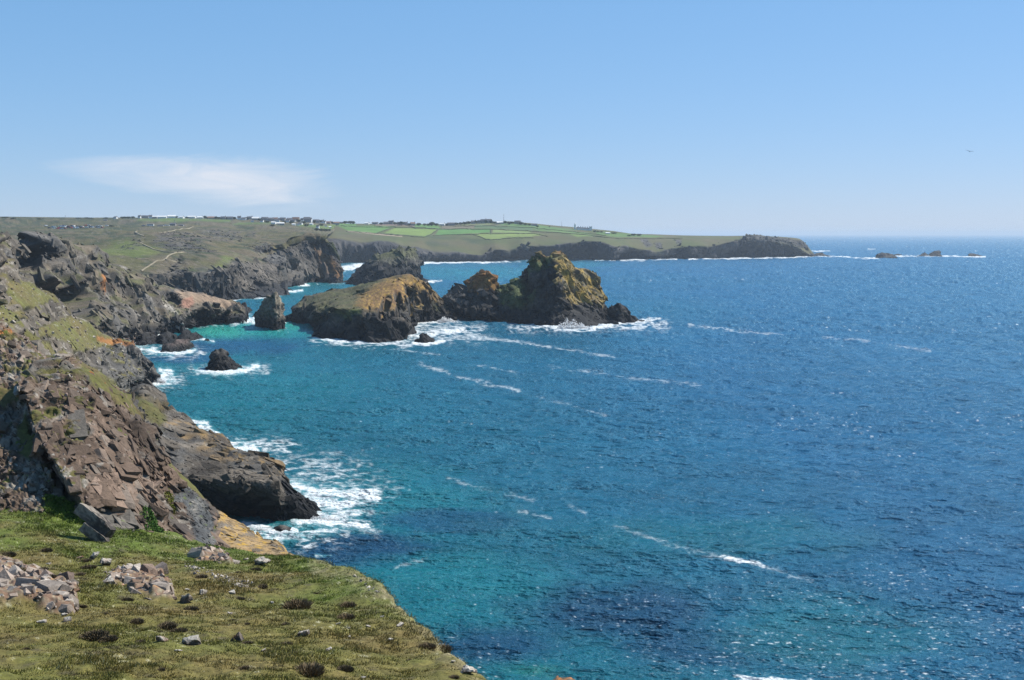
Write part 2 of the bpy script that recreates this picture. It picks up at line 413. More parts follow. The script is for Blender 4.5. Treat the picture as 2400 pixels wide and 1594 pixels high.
A_rock = poly_mask(A.px0, A.py0, [[(-20,1296),(40,1318),(105,1352),(150,1376),(175,1400),(172,1432),(120,1428),(60,1420),(-20,1424)],
   [(262,1345),(300,1342),(345,1340),(380,1348),(405,1378),(400,1400),(370,1398),(320,1392),(300,1372),(255,1372)],
   [(465,1290),(520,1296),(545,1312),(540,1330),(500,1318),(460,1306)]], 4, fbm(A.P0 / 1.2, 3) * 12)
fac, A_id, A_ed = worley(A.P0 / np.array([.7, 1.1, .8]) + .3)
push(A, A_rock * (.28 + .3 * fac)); upd(A)
nA = fbm(A.P0 / 5.5 + 2, 4); nB = fbm(A.P0 / .85 + 6, 4); nC = fbm(A.P0 / .28 + 1, 3)
up = sstep(1320, 1220, A.py0 + A.px0 * -.12 + nA * 90)            # lush grass under the crag
C = lerp(OLIVE * 1.05, BROWNG * 1.05, np.clip(.42 + nA * 1.5 + nB * .9, 0, 1))
C = lerp(C, np.array([.062, .092, .012]) * (1 + .5 * nB)[..., None], np.clip(up * .95 + nB * .7 - .05, 0, 1) * .85)
C = lerp(C, np.array([.060, .048, .030]), sstep(.18, .45, nB + .4 * fbm(A.P0 / 2.4 + 40, 3)) * .8)   # heather patches
C = C * (1 + .55 * nC + .25 * nB)[..., None]
C = lerp(C, np.array([.20, .165, .115]) * (1 + nC)[..., None], edge * np.clip(.35 + nB * 1.6, 0, .85))  # bare earth at the brink
gr = sstep(.36, .48, nC + .5 * fbm(A.P0 / 3.1 + 77, 3)); C = lerp(C, PALE * .9, gr * .5)
rc = lerp(np.array([.15, .09, .072]), PALE * .7, np.clip(nB * 1.5 + nC * 1.5, 0, 1)); rc = lerp(rc, ORANGE, sstep(.25, .4, nB + nC * .3) * .6)
C = lerp(C, rc * (1 - .5 * (1 - sstep(0, .1, A_ed)))[..., None], A_rock); A_grass = (1 - A_rock) * (1 - .6 * edge)
rcol = lerp(np.array([.085, .062, .052]), np.array([.115, .08, .06]), sstep(-.2, .2, fbm(A.P0 / 1.5 + 3, 3))); rcol = lerp(rcol, PALE * .8, sstep(.02, .2, fbm(A.P0 / .4 + 7, 3)) * .85); rcol = lerp(rcol, ORANGE * .9, sstep(.26, .36, fbm(A.P0 / .7 + 19, 3)) * .7)
blocks(A, rcol / .78, A_rock, 240, .35, 1.1, (.5, -.3, .0), (1.2, .8, .9), .2, 51, .3, .3); blocks(A, rcol / .78, A_rock, 420, .1, .4, (.3, .5, -.2), (1.3, .9, .8), .25, 52, .5, .45)
finish(A, 'foreground_slope', np.clip(C * np.array([1.0, 1.02, .82]), .008, .8), M_NEAR, True); tag(A.ob, kind='structure')

# ------------------------------------------------------------------ B. brown crag beside the slope
BED = (np.array([.35, -.55, -.75]), 2.6)
# albedo scale 0.85
B = begin([
 [(-150,770,138),(0,790,138),(120,860,135),(240,905,135),(298,960,130),(300,1010,128)],
 [(-150,742,116),(0,768,112),(60,800,110),(120,848,106),(170,852,106),(240,880,108),(299,925,112)],
 [(-150,880,101),(0,888,99),(70,905,98),(150,915,98),(230,945,100),(290,965,104),(316,1012,110)],
 [(-150,1000,94),(0,1010,92.5),(100,1015,92),(200,1040,92),(280,1052,95),(335,1042,103),(362,1051,108)],
 [(-150,1110,88),(0,1110,87),(110,1112,86.5),(200,1130,87),(300,1135,90),(370,1130,97),(424,1103,107)],
 [(-150,1200,82.5),(0,1205,81.5),(100,1210,81),(200,1222,82),(320,1225,84.5),(430,1215,93),(505,1200,103)],
 [(-150,1300,77),(0,1300,76),(100,1302,75.5),(250,1312,76),(380,1315,79),(470,1305,84),(520,1292,90)]], 1.8, False)
hard0 = sstep(70, 130, B.px0 + (B.py0 - 900) * -.25) * sstep(880, 900, B.py0)
# gully with an overhung right wall, then smaller ledges
gully = [(92,872),(72,905),(86,960),(104,1010),(118,1070),(140,1120),(172,1168)]
step_line(B, gully[::-1], 4.2, 4, 150)
groove(B, [(82,930),(100,1010),(112,1075),(138,1128),(160,1160)], 1.6, 14); push(B, -.35 * hard0, VIEWDIR(B))
step_line(B, [(245,980),(262,1020),(285,1060),(300,1100),(312,1145)][::-1], .8, 3, 40)
step_line(B, [(225,1000),(238,1050),(243,1075)][::-1], .7, 3, 30)
step_line(B, [(290,1095),(300,1130),(296,1165)][::-1], .7, 3, 35)
step_line(B, [(320,1150),(322,1190),(345,1240)][::-1], .7, 3, 40)
step_line(B, [(390,1138),(398,1170),(430,1220),(440,1275)][::-1], .8, 3, 40)
groove(B, [(386,1140),(408,1172)], .9, 14)
grassB = poly_mask(B.px0, B.py0, [[(340,1030),(362,1045),(424,1098),(478,1150),(505,1198),(470,1168),(430,1132),(396,1118),(368,1100),(345,1064)],
   [(110,1165),(150,1172),(190,1200),(180,1235),(120,1225),(100,1195)],[(40,1000),(60,960),(80,1040),(70,1080),(45,1060)],[(-10,905),(35,910),(40,930),(10,960),(-10,950)],
   [(170,848),(240,878),(299,923),(310,1000),(290,970),(230,925),(180,880)]], 5, fbm(B.P0 / 1.5, 3) * 9)
lush = poly_mask(B.px0, B.py0, [[(-20,1200),(60,1235),(110,1165),(150,1175),(190,1235),(340,1205),(370,1250),(432,1275),(440,1320),(-20,1320)]], 10, fbm(B.P0 / 1.5, 3) * 16)
loose = sstep(20, -30, dist_poly(B.px0, B.py0, [(120,840)] + gully[1:])[0] * dist_poly(B.px0, B.py0, [(120,840)] + gully[1:])[1] * -1 + fbm(B.P0 / 2, 2) * 30)
loose = np.where(B.px0 > 190, 0, np.where(dist_poly(B.px0, B.py0, gully)[1] < 0, 1, loose)) * (B.px0 < 190)
loose = np.maximum(loose, sstep(900, 860, B.py0 + fbm(B.P0 / 2, 2) * 40))
rk = np.clip(1 - grassB * .85, 0, 1)
slate = poly_mask(B.px0, B.py0, [[(296,925),(330,1000),(345,1040),(335,1060),(318,1030),(306,985)],[(400,1128),(440,1140),(500,1200),(515,1290),(470,1290),(455,1255),(432,1215),(412,1165)]], 4, fbm(B.P0, 3) * 8)
rockify(B, rk * (1 - .45 * loose) * (1 - .5 * slate), [(3.4, 1.0), (1.25, .5), (.5, .2), (.22, .07)], BED)
push(B, loose * rk * (.5 * worley(B.P0 / .8)[0] + .35 * worley(B.P0 / .38)[0]))
push(B, slate * .25 * fbm(aniso(B.P0, .5, (np.array([.1, -.3, -1]), 8)), 3))
B.k = 0.85; upd(B)
C = rock_col(B, BROWNR, 6., .10); CL = rock_col(B, [BROWNR[0] * 1.1, BROWNR[1] * 1.25, PALE * .8], 2.2, .2, 3)
C = lerp(C, CL, loose); C = lerp(C, rock_col(B, [GREYR[0], GREYR[1] * np.array([.85, .95, 1.05]), GREYR[2] * .9], 2., .1, 7), slate)
bp = fbm(B.P0 / 3.3 + 9, 3); C = lerp(C, np.array([.12, .118, .105]), sstep(.12, .3, bp) * .7)
pale_top = sstep(.05, .3, fbm(B.P0 / 4 + 60, 3)) * sstep(.7, .95, B.N[..., 2]); C = lerp(C, np.array([.33, .27, .22]), pale_top * .22)
C = lerp(C, ORANGE * .9, poly_mask(B.px0, B.py0, [[(190,870),(215,872),(218,882),(195,884)],[(228,895),(245,897),(243,907),(230,905)],[(-5,770),(25,780),(25,795),(-5,790)]], 3, fbm(B.P0 / .6, 3) * 9))
Brock = C.copy(); C = lerp(C, grass_col(B, 4, .0, .7), np.clip(grassB + loose * sstep(.08, .3, fbm(B.P0 / 1.7 + 21, 4) + .2 * B.N[..., 2] - .08), 0, 1))
C = lerp(C, GREEN * (1 + .8 * fbm(B.P0 / .5, 3))[..., None], lush * sstep(-.2, .2, fbm(B.P0 / 1.3 + 3, 3)))
C = lerp(C, np.array([.10, .13, .015]), sstep(.3, .42, fbm(B.P0 / .9 + 70, 4)) * .7 * rk)
bedB = (.35, -.5, -.75); hard = rk * (1 - loose * .75) * (1 - slate * .8)
blocks(B, Brock, hard * hard0, 640, .45, 1.8, bedB, (2.4, 1.1, .5), .05, 1, .13, .08); blocks(B, Brock, hard * hard0, 700, .25, .9, bedB, (2.3, .9, .6), .08, 41, .16, .1); blocks(B, Brock, hard, 900, .15, .6, bedB, (1.5, .8, .7), .12, 2)
blocks(B, Brock, rk * loose, 900, .25, 1.2, bedB, (1.7, .9, .6), .1, 3, .25); blocks(B, Brock, slate, 900, .12, .45, (.1, -.25, -1), (2.6, .5, .5), .06, 4)
finish(B, 'crag', np.clip(C, .008, .8), M_CRAG); tag(B.ob, kind='structure')

# ------------------------------------------------------------------ R. yellow lichen slab running down to the water
# albedo scale 0.85
R = begin([
 [(440,1215,120),(480,1215,122),(530,1250,120),(570,1275,118),(600,1300,114),(640,1320,110),(690,1350,104),(735,1400,96)],
 [(440,1175,112),(500,1190,113),(544,1213,111),(577,1231,109),(606,1262,105),(640,1271,102),(688,1300,95),(744,1333,84)],
 [(440,1235,100),(500,1240,101),(545,1258,99),(590,1275,97),(625,1288,94),(655,1300,91),(700,1318,85),(744,1345,79)],
 [(440,1310,88),(480,1300,89),(520,1305,88),(560,1316,85),(605,1325,81),(670,1340,77),(720,1352,74),(744,1370,72)]], 1.7, False)
rockify(R, np.ones_like(R.px0), [(3.2, .7), (1.1, .42), (.45, .17), (.2, .06)], (np.array([.7, -.3, -.45]), 3.5))
R.k = 0.85; upd(R)
C = rock_col(R, WARMG, 3., .08); oc = fbm(R.P0 / 1.3 + 4, 4)
C = lerp(C, np.array([.36, .24, .105]), sstep(-.25, .2, oc) * .8)
C = lerp(C, np.array([.44, .26, .02]), sstep(.08, .32, fbm(R.P0 / .9 + 12, 4)) * .85)
blocks(R, C, np.ones_like(R.px0), 1100, .15, .8, (.7, -.3, -.45), (2.4, .8, .5), .1, 5, .12)
finish(R, 'lichen_slab', np.clip(C, .01, .8), M_CRAG); tag(R.ob, kind='structure')

# ------------------------------------------------------------------ C. dark promontory with the surf
# albedo scale 0.78
Cc = begin([
 [(150,860,360),(240,930,360),(330,960,345,-4),(400,990,330,-6),(500,1050,300,-6),(600,1090,278,-6),(690,1160,262,-6),(775,1215,244,-6)],
 [(150,862,325),(240,900,318),(299,922,312),(335,899,312),(372,930,306),(384,953,298),(424,977,288),(466,999,276),(520,1041,264),(560,1062,256),(600,1077,250),(636,1090,247),(652,1114,245),(686,1151,242),(728,1180,239),(762,1210,235)],
 [(150,930,265),(240,960,262),(310,985,262),(360,1010,258),(400,1035,254),(440,1062,250),(480,1088,244),(520,1102,239),(560,1106,236.5),(600,1108,236),(640,1106,239),(668,1138,238),(700,1165,237),(735,1192,235.5),(760,1211,234)],
 [(150,980,252),(240,1010,250),(320,1050,246),(370,1080,243),(420,1110,236),(460,1126,232),(500,1130,229.5),(540,1130,227.6),(580,1128,226.4),(620,1130,226),(650,1148,227),(690,1182,230.5),(728,1201,231),(757,1213,232.5)],
 [(150,1100,240),(240,1130,238),(340,1170,236),(420,1200,240),(480,1212,236,1),(530,1222,233.5,0),(575,1228,231.2,0),(620,1236,229.2,0),(655,1236,228.8,0),(690,1226,229.6,0),(722,1216,0),(754,1216,0)]], 1.9)
rockify(Cc, np.ones_like(Cc.px0), [(7.5, 2.6), (2.8, 1.3), (1.0, .45), (.45, .14)], (np.array([.75, -.45, -.35]), 3.2))
step_line(Cc, [(600,1195),(618,1193),(650,1205),(672,1222)], 1.4, 4, 40)
Cc.k = 0.78; upd(Cc)
C = rock_col(Cc, WARMG, 9., .08); C = lerp(C, rock_col(Cc, GREYR, 5., .1, 4), sstep(-.1, .2, fbm(Cc.P0 / 12 + 5, 3)))
C = lerp(C, np.array([.25, .165, .075]), sstep(-.05, .25, fbm(Cc.P0 / 5 + 3, 4)) * poly_mask(Cc.px0, Cc.py0, [[(300,915),(390,950),(640,1085),(655,1112),(600,1112),(520,1085),(440,1040),(380,1000)]], 8) * .75)
C = lerp(C, OCHRE, sstep(.1, .3, fbm(Cc.P0 / 2.5 + 9, 4)) * .6 * poly_mask(Cc.px0, Cc.py0, [[(440,990),(640,1085),(650,1108),(600,1110),(480,1040)]], 6))
C = lerp(C, grass_col(Cc, 8, 0, .6), poly_mask(Cc.px0, Cc.py0, [[(299,920),(345,935),(385,957),(392,985),(372,1005),(345,985),(315,950)]], 6, fbm(Cc.P0 / 4, 3) * 8))
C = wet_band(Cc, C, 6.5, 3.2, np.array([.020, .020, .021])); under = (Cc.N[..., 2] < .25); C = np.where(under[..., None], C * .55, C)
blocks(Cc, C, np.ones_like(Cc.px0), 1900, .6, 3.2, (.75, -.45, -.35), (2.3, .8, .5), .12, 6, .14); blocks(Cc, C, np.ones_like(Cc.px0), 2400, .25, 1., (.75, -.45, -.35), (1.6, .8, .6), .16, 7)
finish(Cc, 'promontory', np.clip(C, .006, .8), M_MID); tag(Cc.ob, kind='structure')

# ------------------------------------------------------------------ D. terraced spur
# albedo scale 0.8
D = begin([
 [(-150,600,400),(0,640,420),(60,690,440),(140,740,470),(220,800,490),(290,850,500,-3),(350,890,500,-6),(400,905,470,-6)],
 [(-150,572,330),(0,602,340),(20,612,343),(36,640,348),(66,657,358),(88,673,366),(122,690,380),(142,706,388),(163,738,398),(208,756,414),(228,770,422),(261,796,438),(306,806,444),(326,828,445),(352,853,446),(371,885,446)],
 [(-150,640,285),(0,662,292),(70,700,310),(120,730,335),(165,770,362),(215,800,392),(255,815,420),(300,840,430),(330,860,436),(362,887,439)],
 [(-150,690,250),(0,702,256),(90,750,285),(160,795,325),(210,815,360),(250,830,395),(290,862,412),(330,880,428),(352,889,0)],
 [(-150,765,196),(0,772,203),(75,800,232),(160,850,285),(215,868,325),(262,884,362),(300,893,400),(335,894,0)],
 [(-150,860,150),(0,870,150),(80,890,180),(165,925,230),(230,950,280),(290,960,330),(310,925,395),(325,897,0)]], 1.8)
gD = poly_mask(D.px0, D.py0, [[(17,660),(66,662),(120,690),(128,700),(100,715),(66,722),(20,716)],[(66,770),(120,760),(161,742),(212,758),(262,797),(271,805),(206,822),(173,822),(122,787),(90,792)],
   [(157,845),(190,857),(244,880),(263,893),(300,918),(340,950),(300,950),(240,908),(180,880)],[(75,790),(110,800),(150,835),(120,840),(85,815)],[(-20,700),(20,720),(60,735),(30,760),(-20,750)]], 4, fbm(D.P0 / 6, 3) * 9)
gD = np.clip(gD + .0, 0, 1)
rockify(D, 1 - gD * .9, [(9, 2.6), (3.4, 1.1), (1.3, .45), (.6, .18)], (np.array([.55, -.6, -.5]), 3))
push(D, gD * .35 * fbm(D.P0 / 2, 3)); step_line(D, [(262,880),(268,850),(262,828),(250,815)], 2.2, 4, 30)
D.k = 0.88; upd(D)
C = rock_col(D, WARMG, 12., .12); C = lerp(C, rock_col(D, GREYR, 6., .1, 4), sstep(180, 280, D.px0 + fbm(D.P0 / 15, 2) * 60))
C = lerp(C, grass_col(D, 16, 0, .75) * 1.15, np.clip(gD + (1 - gD) * sstep(.1, .3, fbm(D.P0 / 7 + 3, 3) + .35 * (D.N[..., 2] - .75)), 0, 1))
fl = sstep(.3, .4, fbm(D.P0 / 1.1, 3)); C = lerp(C, PALE * .8, fl * .45)
C = lerp(C, ORANGE * .8, poly_mask(D.px0, D.py0, [[(225,788),(262,798),(300,808),(305,815),(262,812),(230,800)],[(-5,768),(22,776),(28,792),(-5,790)],[(158,832),(165,840),(160,846)]], 3, fbm(D.P0 / 2, 3) * 8) * .8)
C = wet_band(D, C, 5, 3)
rD = 1 - gD * .97; blocks(D, C, rD, 2000, .8, 3.2, (.55, -.6, -.5), (1.9, .8, .6), .06, 8); blocks(D, C, rD, 2200, .35, 1.4, (.55, -.6, -.5), (1.5, .8, .65), .2, 9)
finish(D, 'terraced_spur', np.clip(C, .008, .8), M_MID); tag(D.ob, kind='structure')

# ------------------------------------------------------------------ E. grey crag and the low neck of land below it
# albedo scale 0.75
E = begin([
 [(-150,590,760),(60,600,760),(150,620,790),(250,670,810),(330,700,820),(430,720,815),(510,730,800,-2),(560,735,790,-6),(600,740,785,-6)],
 [(-150,548,560),(0,561,570),(42,564,596),(66,561,600),(110,561,615),(125,568,625),(150,577,640),(186,590,655),(212,613,668),(226,626,675),(252,628,683),(285,645,692),(318,652,702),(340,680,716),(380,676,732),(422,684,745),(485,688,755),(512,697,757),(547,704,760),(566,715,761),(573,742,760)],
 [(-150,580,525),(0,598,540),(42,605,560),(70,610,585),(110,612,596),(150,625,612),(200,650,630),(240,665,645),(285,680,660),(320,690,678),(360,698,705),(410,703,722),(460,710,728),(500,715,735),(540,722,745),(571,745,752)],
 [(-150,620,480),(0,640,500),(50,660,525),(90,668,550),(130,690,570),(175,705,590),(220,715,610),(270,725,625),(320,735,645),(360,735,668),(400,735,690),(440,728,705),(490,728,718),(530,735,728),(566,750,742)],
 [(-150,680,430),(0,690,450),(60,705,470),(120,725,500),(180,750,530),(230,765,560),(280,775,585),(320,782,612),(360,775,645),(400,772,672),(430,766,700),(465,760,722),(500,758,735),(545,757,735)],
 [(-150,760,400),(0,780,420),(120,790,470),(200,800,520),(260,812,560),(300,815,585),(330,806,0),(366,783,0),(400,780,0),(430,769,0),(464,764,0),(500,761.5,0),(545,760,0)]], 1.8)
rockify(E, np.ones_like(E.px0), [(20, 5.5), (7.5, 2.6), (2.8, 1.), (1.2, .4)], (np.array([.6, -.5, -.6]), 2.8))
step_line(E, [(68,572),(77,600),(84,645),(92,656),(132,676),(162,706),(186,760)][::-1], 13, 3, 60); groove(E, [(56,580),(58,640),(80,668),(120,690),(150,715)], 7, 16)
for ln in ([(200,612),(240,680),(300,762)], [(255,634),(300,690),(345,748)], [(150,700),(205,740),(250,786)], [(318,662),(350,715),(388,760)]): step_line(E, ln[::-1], 6.5, 3, 34)
step_line(E, [(105,588),(112,615),(128,648)][::-1], 4, 2.5, 22)
step_line(E, [(142,622),(165,645),(190,662)][::-1], 4, 2.5, 22)
step_line(E, [(190,672),(196,700),(205,722)][::-1], 6, 3, 26)
step_line(E, [(272,735),(285,762),(300,775)][::-1], 5, 3, 40)
groove(E, [(395,700),(412,712)], 7, 14)
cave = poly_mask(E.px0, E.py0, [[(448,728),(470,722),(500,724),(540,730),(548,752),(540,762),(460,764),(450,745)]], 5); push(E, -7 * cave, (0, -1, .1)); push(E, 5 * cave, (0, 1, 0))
E.k = 0.92; upd(E)
C = rock_col(E, GREYR, 26., .14); C = lerp(C, rock_col(E, WARMG, 14., .1, 5), sstep(-.3, .1, fbm(E.P0 / 40 + 1, 3)) * .85)
tE = sstep(-.04, .2, fbm(E.P0 / 13 + 2, 4) + .5 * (smooth2(E.N, 3)[..., 2] - .62) - .12 * (E.px0 < 90)) * .85
C = lerp(C, lerp(np.array([.13, .105, .072]), np.array([.085, .085, .034]), sstep(-.1, .15, fbm(E.P0 / 9 + 40, 4))) * (1 + .6 * fbm(E.P0 / 3, 3))[..., None], tE)
tanp = poly_mask(E.px0, E.py0, [[(405,684),(485,689),(545,704),(566,718),(520,716),(480,706),(452,712),(430,705)]], 4, fbm(E.P0 / 9, 3) * 6)
C = lerp(C, np.array([.26, .185, .125]), tanp * .85); C = lerp(C, np.array([.30, .155, .105]), poly_mask(E.px0, E.py0, [[(425,705),(450,698),(455,712),(440,722),(426,718)]], 3) * .8)
C = lerp(C, ORANGE * .85, poly_mask(E.px0, E.py0, [[(196,657),(204,656),(219,676),(218,690),(212,684),(198,672)],[(228,655),(235,656),(234,662)]], 3, fbm(E.P0 / 4, 3) * 7) * .9)
C = lerp(C, PALE * .85, poly_mask(E.px0, E.py0, [[(332,662),(352,672),(357,685),(345,684)],[(352,690),(380,715),(412,738),(408,745),(372,720)]], 3, fbm(E.P0 / 4, 3) * 9) * .6)
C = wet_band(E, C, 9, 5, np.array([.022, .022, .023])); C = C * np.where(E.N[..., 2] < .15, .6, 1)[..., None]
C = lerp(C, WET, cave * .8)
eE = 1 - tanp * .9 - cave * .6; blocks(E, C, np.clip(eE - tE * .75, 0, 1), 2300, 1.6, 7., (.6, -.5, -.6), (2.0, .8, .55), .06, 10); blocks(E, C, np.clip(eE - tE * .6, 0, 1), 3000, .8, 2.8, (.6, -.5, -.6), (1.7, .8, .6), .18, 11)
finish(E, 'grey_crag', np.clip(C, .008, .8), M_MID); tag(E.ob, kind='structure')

# ------------------------------------------------------------------ F. hillside above the cove
# albedo scale 0.68
Fh = begin([
 [(-300,530,3400),(100,530,3400),(450,531,3400),(700,536,3400),(800,540,3300)],
 [(-300,508,2500),(0,508,2500),(100,509,2500),(200,510,2500),(290,510,2550),(450,511,2600),(600,514,2600),(700,519,2600),(760,523,2650),(800,526,2880)],
 [(-300,520,1900),(0,521,1900),(150,528,1800),(300,532,1800),(450,530,1850),(600,534,1950),(700,538,2050),(750,537,2250),(786,538.5,2690)],
 [(-300,546,1400),(0,548,1400),(150,549,1350),(300,547,1320),(420,545,1350),(500,551,1370),(600,552,1480),(690,550,1560),(730,552,1600),(762,557,1700)],
 [(-300,598,1100),(0,600,1100),(150,600,1080),(250,600,1050),(350,590,1100),(450,584,1150),(550,578,1250),(640,572,1335),(718,559,1410),(756,557,1420),(766,565,1425)],
 [(-300,690,880),(100,672,900),(250,656,930),(325,659,950),(390,646,980),(450,648,990),(522,637,1030),(560,617,1110),(620,622,1190),(640,598,1290),(700,570,1375),(745,562,1396),(774,573,1400),(792,598,1392),(799,615,1390)],
 [(-300,730,0),(100,722,0),(250,716,0),(325,712,0),(400,708,0),(480,705,0),(541,702,0),(577,698,0),(626,696,0),(655,689,0),(650,679,0),(670,671,0),(693,667,0),(723,665,0),(755,663,0),(785,664,0),(803,662,0)]], 1.7)
cl = sstep(4.75, 5.05, Fh.r + fbm(Fh.P0 / 60, 4) * .5)
right = sstep(640, 655, Fh.px0 + fbm(Fh.P0 / 60, 2) * 20)
hillrock = poly_mask(Fh.px0, Fh.py0, [[(345,562),(385,548),(440,546),(470,560),(478,576),(500,590),(450,592),(400,584),(365,574)],[(460,538),(520,535),(562,545),(568,560),(530,562),(480,556)],
   [(570,568),(625,566),(640,580),(620,596),(600,590)],[(578,545),(600,543),(598,552),(582,552)],[(290,575),(320,560),(330,566),(305,590)],[(140,565),(170,560),(165,575),(145,578)],[(365,655),(420,608),(440,628),(400,640)],[(395,626),(430,620),(440,635),(410,640)]], 8, fbm(Fh.P0 / 35, 4) * 16)
rkF = np.clip(np.maximum(cl, hillrock * .75), 0, 1)
push(Fh, (1 - rkF) * (4.5 * fbm(Fh.P0 / 60, 4) + 11 * fbm(Fh.P0 / 190 + 2, 3)) * (Fh.r > 1.3) * (Fh.r < 5))
rockify(Fh, rkF * (Fh.r > 1.3), [(34, 9), (13, 4.5), (5, 1.9), (2.2, .8)], (np.array([.5, -.4, -.75]), 2.6))
for ln in ([(722,560),(733,590),(752,640),(760,662)],[(750,558),(765,600),(778,640)],[(735,558),(748,590),(762,625)]):
    groove(Fh, ln, 9, 7)
step_line(Fh, [(668,662),(690,630),(672,600),(660,580)], 12, 3, 30)
step_line(Fh, [(540,700),(515,675)], 5, 4, 25); step_line(Fh, [(432,700),(425,678)], 5, 4, 25)
Fh.k = 0.74; upd(Fh)
C = lerp(rock_col(Fh, GREYR, 40., .1), rock_col(Fh, WARMG, 25., .1, 3), sstep(-.2, .2, fbm(Fh.P0 / 70 + 5, 3)) * .8)
n = fbm(Fh.P0 / 28 + 9, 5); n3 = fbm(Fh.P0 / 9 + 2, 4)
G_ = lerp(np.array([.090, .088, .034]), np.array([.115, .100, .045]), np.clip(.5 + 1.8 * fbm(Fh.P0 / 90, 4), 0, 1)); G_ = lerp(G_, np.array([.135, .105, .075]), sstep(-.05, .25, fbm(Fh.P0 / 55 + 50, 4) + .1 * (Fh.px0 > 330)) * .6)
G_ = lerp(G_, np.array([.036, .050, .020]), sstep(.0, .25, n + .16 * (Fh.px0 < 330) * (Fh.py0 < 560)) * .85); G_ = G_ * (1 + .5 * n3)[..., None]
G_ = lerp(G_, np.array([.13, .165, .035]), poly_mask(Fh.px0, Fh.py0, [[(210,580),(300,560),(350,580),(380,590),(360,605),(250,612),(215,605)],[(480,640),(530,600),(555,600),(520,640),(470,650)]], 8, n * 16) * .7)
G_ = lerp(G_, np.array([.10, .17, .035]), poly_mask(Fh.px0, Fh.py0, [[(330,513),(540,513),(540,520),(400,521),(320,518)],[(560,521),(650,524),(640,528),(545,526)],[(690,527),(790,527),(830,540),(760,536),(700,532)]], 2) * .8)
st = sstep(.22, .36, fbm(Fh.P0 / 5, 3) + .35 * fbm(Fh.P0 / 70, 3)); G_ = lerp(G_, np.array([.19, .165, .135]), st * .45)
C = lerp(G_, C, np.clip(np.maximum(cl, hillrock * sstep(-.12, .12, fbm(Fh.P0 / 14, 4))), 0, 1))
C = lerp(C, np.array([.30, .15, .05]), poly_mask(Fh.px0, Fh.py0, [[(722,562),(735,560),(752,585),(770,600),(790,620),(790,645),(772,640),(760,610),(745,590)],[(736,600),(752,620),(768,655),(755,650),(742,625)]], 4, fbm(Fh.P0 / 14, 3) * 8) * .75)
C = wet_band(Fh, C, 8, 5, np.array([.03, .03, .032]))
blocks(Fh, C, sstep(4.85, 5.2, Fh.r + .2 * n), 2800, 2.6, 11., (.5, -.4, -.75), (2.1, .75, .5), .1, 12); blocks(Fh, C, sstep(4.7, 5.2, Fh.r + .3 * n) * .8, 4500, 1.4, 5., (.5, -.4, -.75), (1.8, .8, .6), .16, 13); blocks(Fh, lerp(C, GREYR[1], np.full(C.shape[:2], .6)), hillrock, 1300, 1.5, 5.5, (.6, -.4, -.3), (1.7, .8, .5), .1, 14)
finish(Fh, 'hillside', np.clip(C, .008, .8), M_FARC); tag(Fh.ob, kind='structure')

# ------------------------------------------------------------------ G. far headland with fields
# albedo scale 0.62
G = begin([
 [(600,560,3900),(1100,560,3900),(1500,575,3700),(1760,580,3500,10),(1880,600,3350,-5),(1925,602,3250,-6)],
 [(600,521,2900),(700,521,2900),(800,524,2900),(950,525,2950),(1050,526,3000),(1120,522,3000),(1190,519,3000),(1240,523,3000),(1300,529,3000),(1360,534,3000),(1400,538,3000),(1440,542,3000),(1480,548,3000),(1530,549.5,3000),(1600,552,3000),(1700,553.5,3000),(1745,553,2990),(1772,551,2980),(1800,554,2980),(1835,556,2980),(1874,560,2990),(1886,569,2995),(1897,582,3000),(1906,598,3000)],
 [(600,545,2500),(760,548,2500),(850,550,2500),(950,550,2550),(1050,548,2620),(1150,547,2650),(1250,545,2680),(1350,549,2700),(1450,556,2720),(1550,560,2760),(1650,563,2790),(1725,560,2840),(1765,556,2870),(1800,560,2880),(1850,567,2900),(1880,578,2940),(1902,598,2980)],
 [(600,570,2250),(760,560,2290),(785,560,2300),(815,566,2310),(850,570,2320),(885,567,2330),(925,571,2345),(945,577,2360),(980,582,2375),(1010,592,2385),(1085,594,2400),(1128,598,2405),(1160,585,2430),(1190,588,2440),(1222,576,2470),(1262,579,2485),(1300,577,2505),(1374,566,2530),(1414,568,2525),(1440,578,2500),(1462,576,2580),(1507,587,2620),(1545,589,2640),(1575,583,2660),(1620,578,2690),(1662,580,2720),(1702,569,2760),(1736,565,2780),(1770,562,2800),(1800,566,2820),(1840,574,2850),(1872,582,2900),(1898,599,2950)],
 [(600,628,0),(760,622,0),(800,617,0),(852,616,0),(930,616,0),(980,615,0),(1040,613,0),(1085,612,0),(1140,612,0),(1175,608,0),(1250,607,0),(1320,607,0),(1380,608,0),(1440,611,0),(1458,607,0),(1500,606,0),(1575,606,0),(1640,606,0),(1720,604,0),(1800,603,0),(1850,602,0),(1896,600,0)]], 1.6)
clg = sstep(2.86, 3.06, G.r + fbm(G.P0 / 80, 4) * .34)
push(G, (1 - clg) * 5 * fbm(G.P0 / 130, 4) * (G.r > 1.2))
rockify(G, clg * (G.r > 1.5), [(60, 11), (22, 7), (9, 3)], (np.array([.3, -.3, -1.]), 1.8))
outc = poly_mask(G.px0, G.py0, [[(1725,566),(1750,552),(1772,549),(1805,554),(1850,558),(1880,566),(1895,585),(1850,575),(1790,566),(1740,570)],[(1500,562),(1515,560),(1530,575),(1515,578)],[(1535,570),(1548,568),(1552,580),(1540,582)],[(1583,562),(1597,562),(1596,572),(1585,572)],[(1220,574),(1235,574),(1235,586),(1222,584)]], 2, fbm(G.P0 / 60, 3) * 4)
rockify(G, outc * .5, [(40, 12), (16, 6), (7, 2.)]); G.k = 0.66; upd(G)
C = rock_col(G, [g * np.array([.85, .85, .92]) for g in GREYR], 60., .06)
n = fbm(G.P0 / 90 + 9, 5); Gg = lerp(np.array([.125, .118, .052]), np.array([.10, .12, .04]), np.clip(.5 + n * 2, 0, 1))
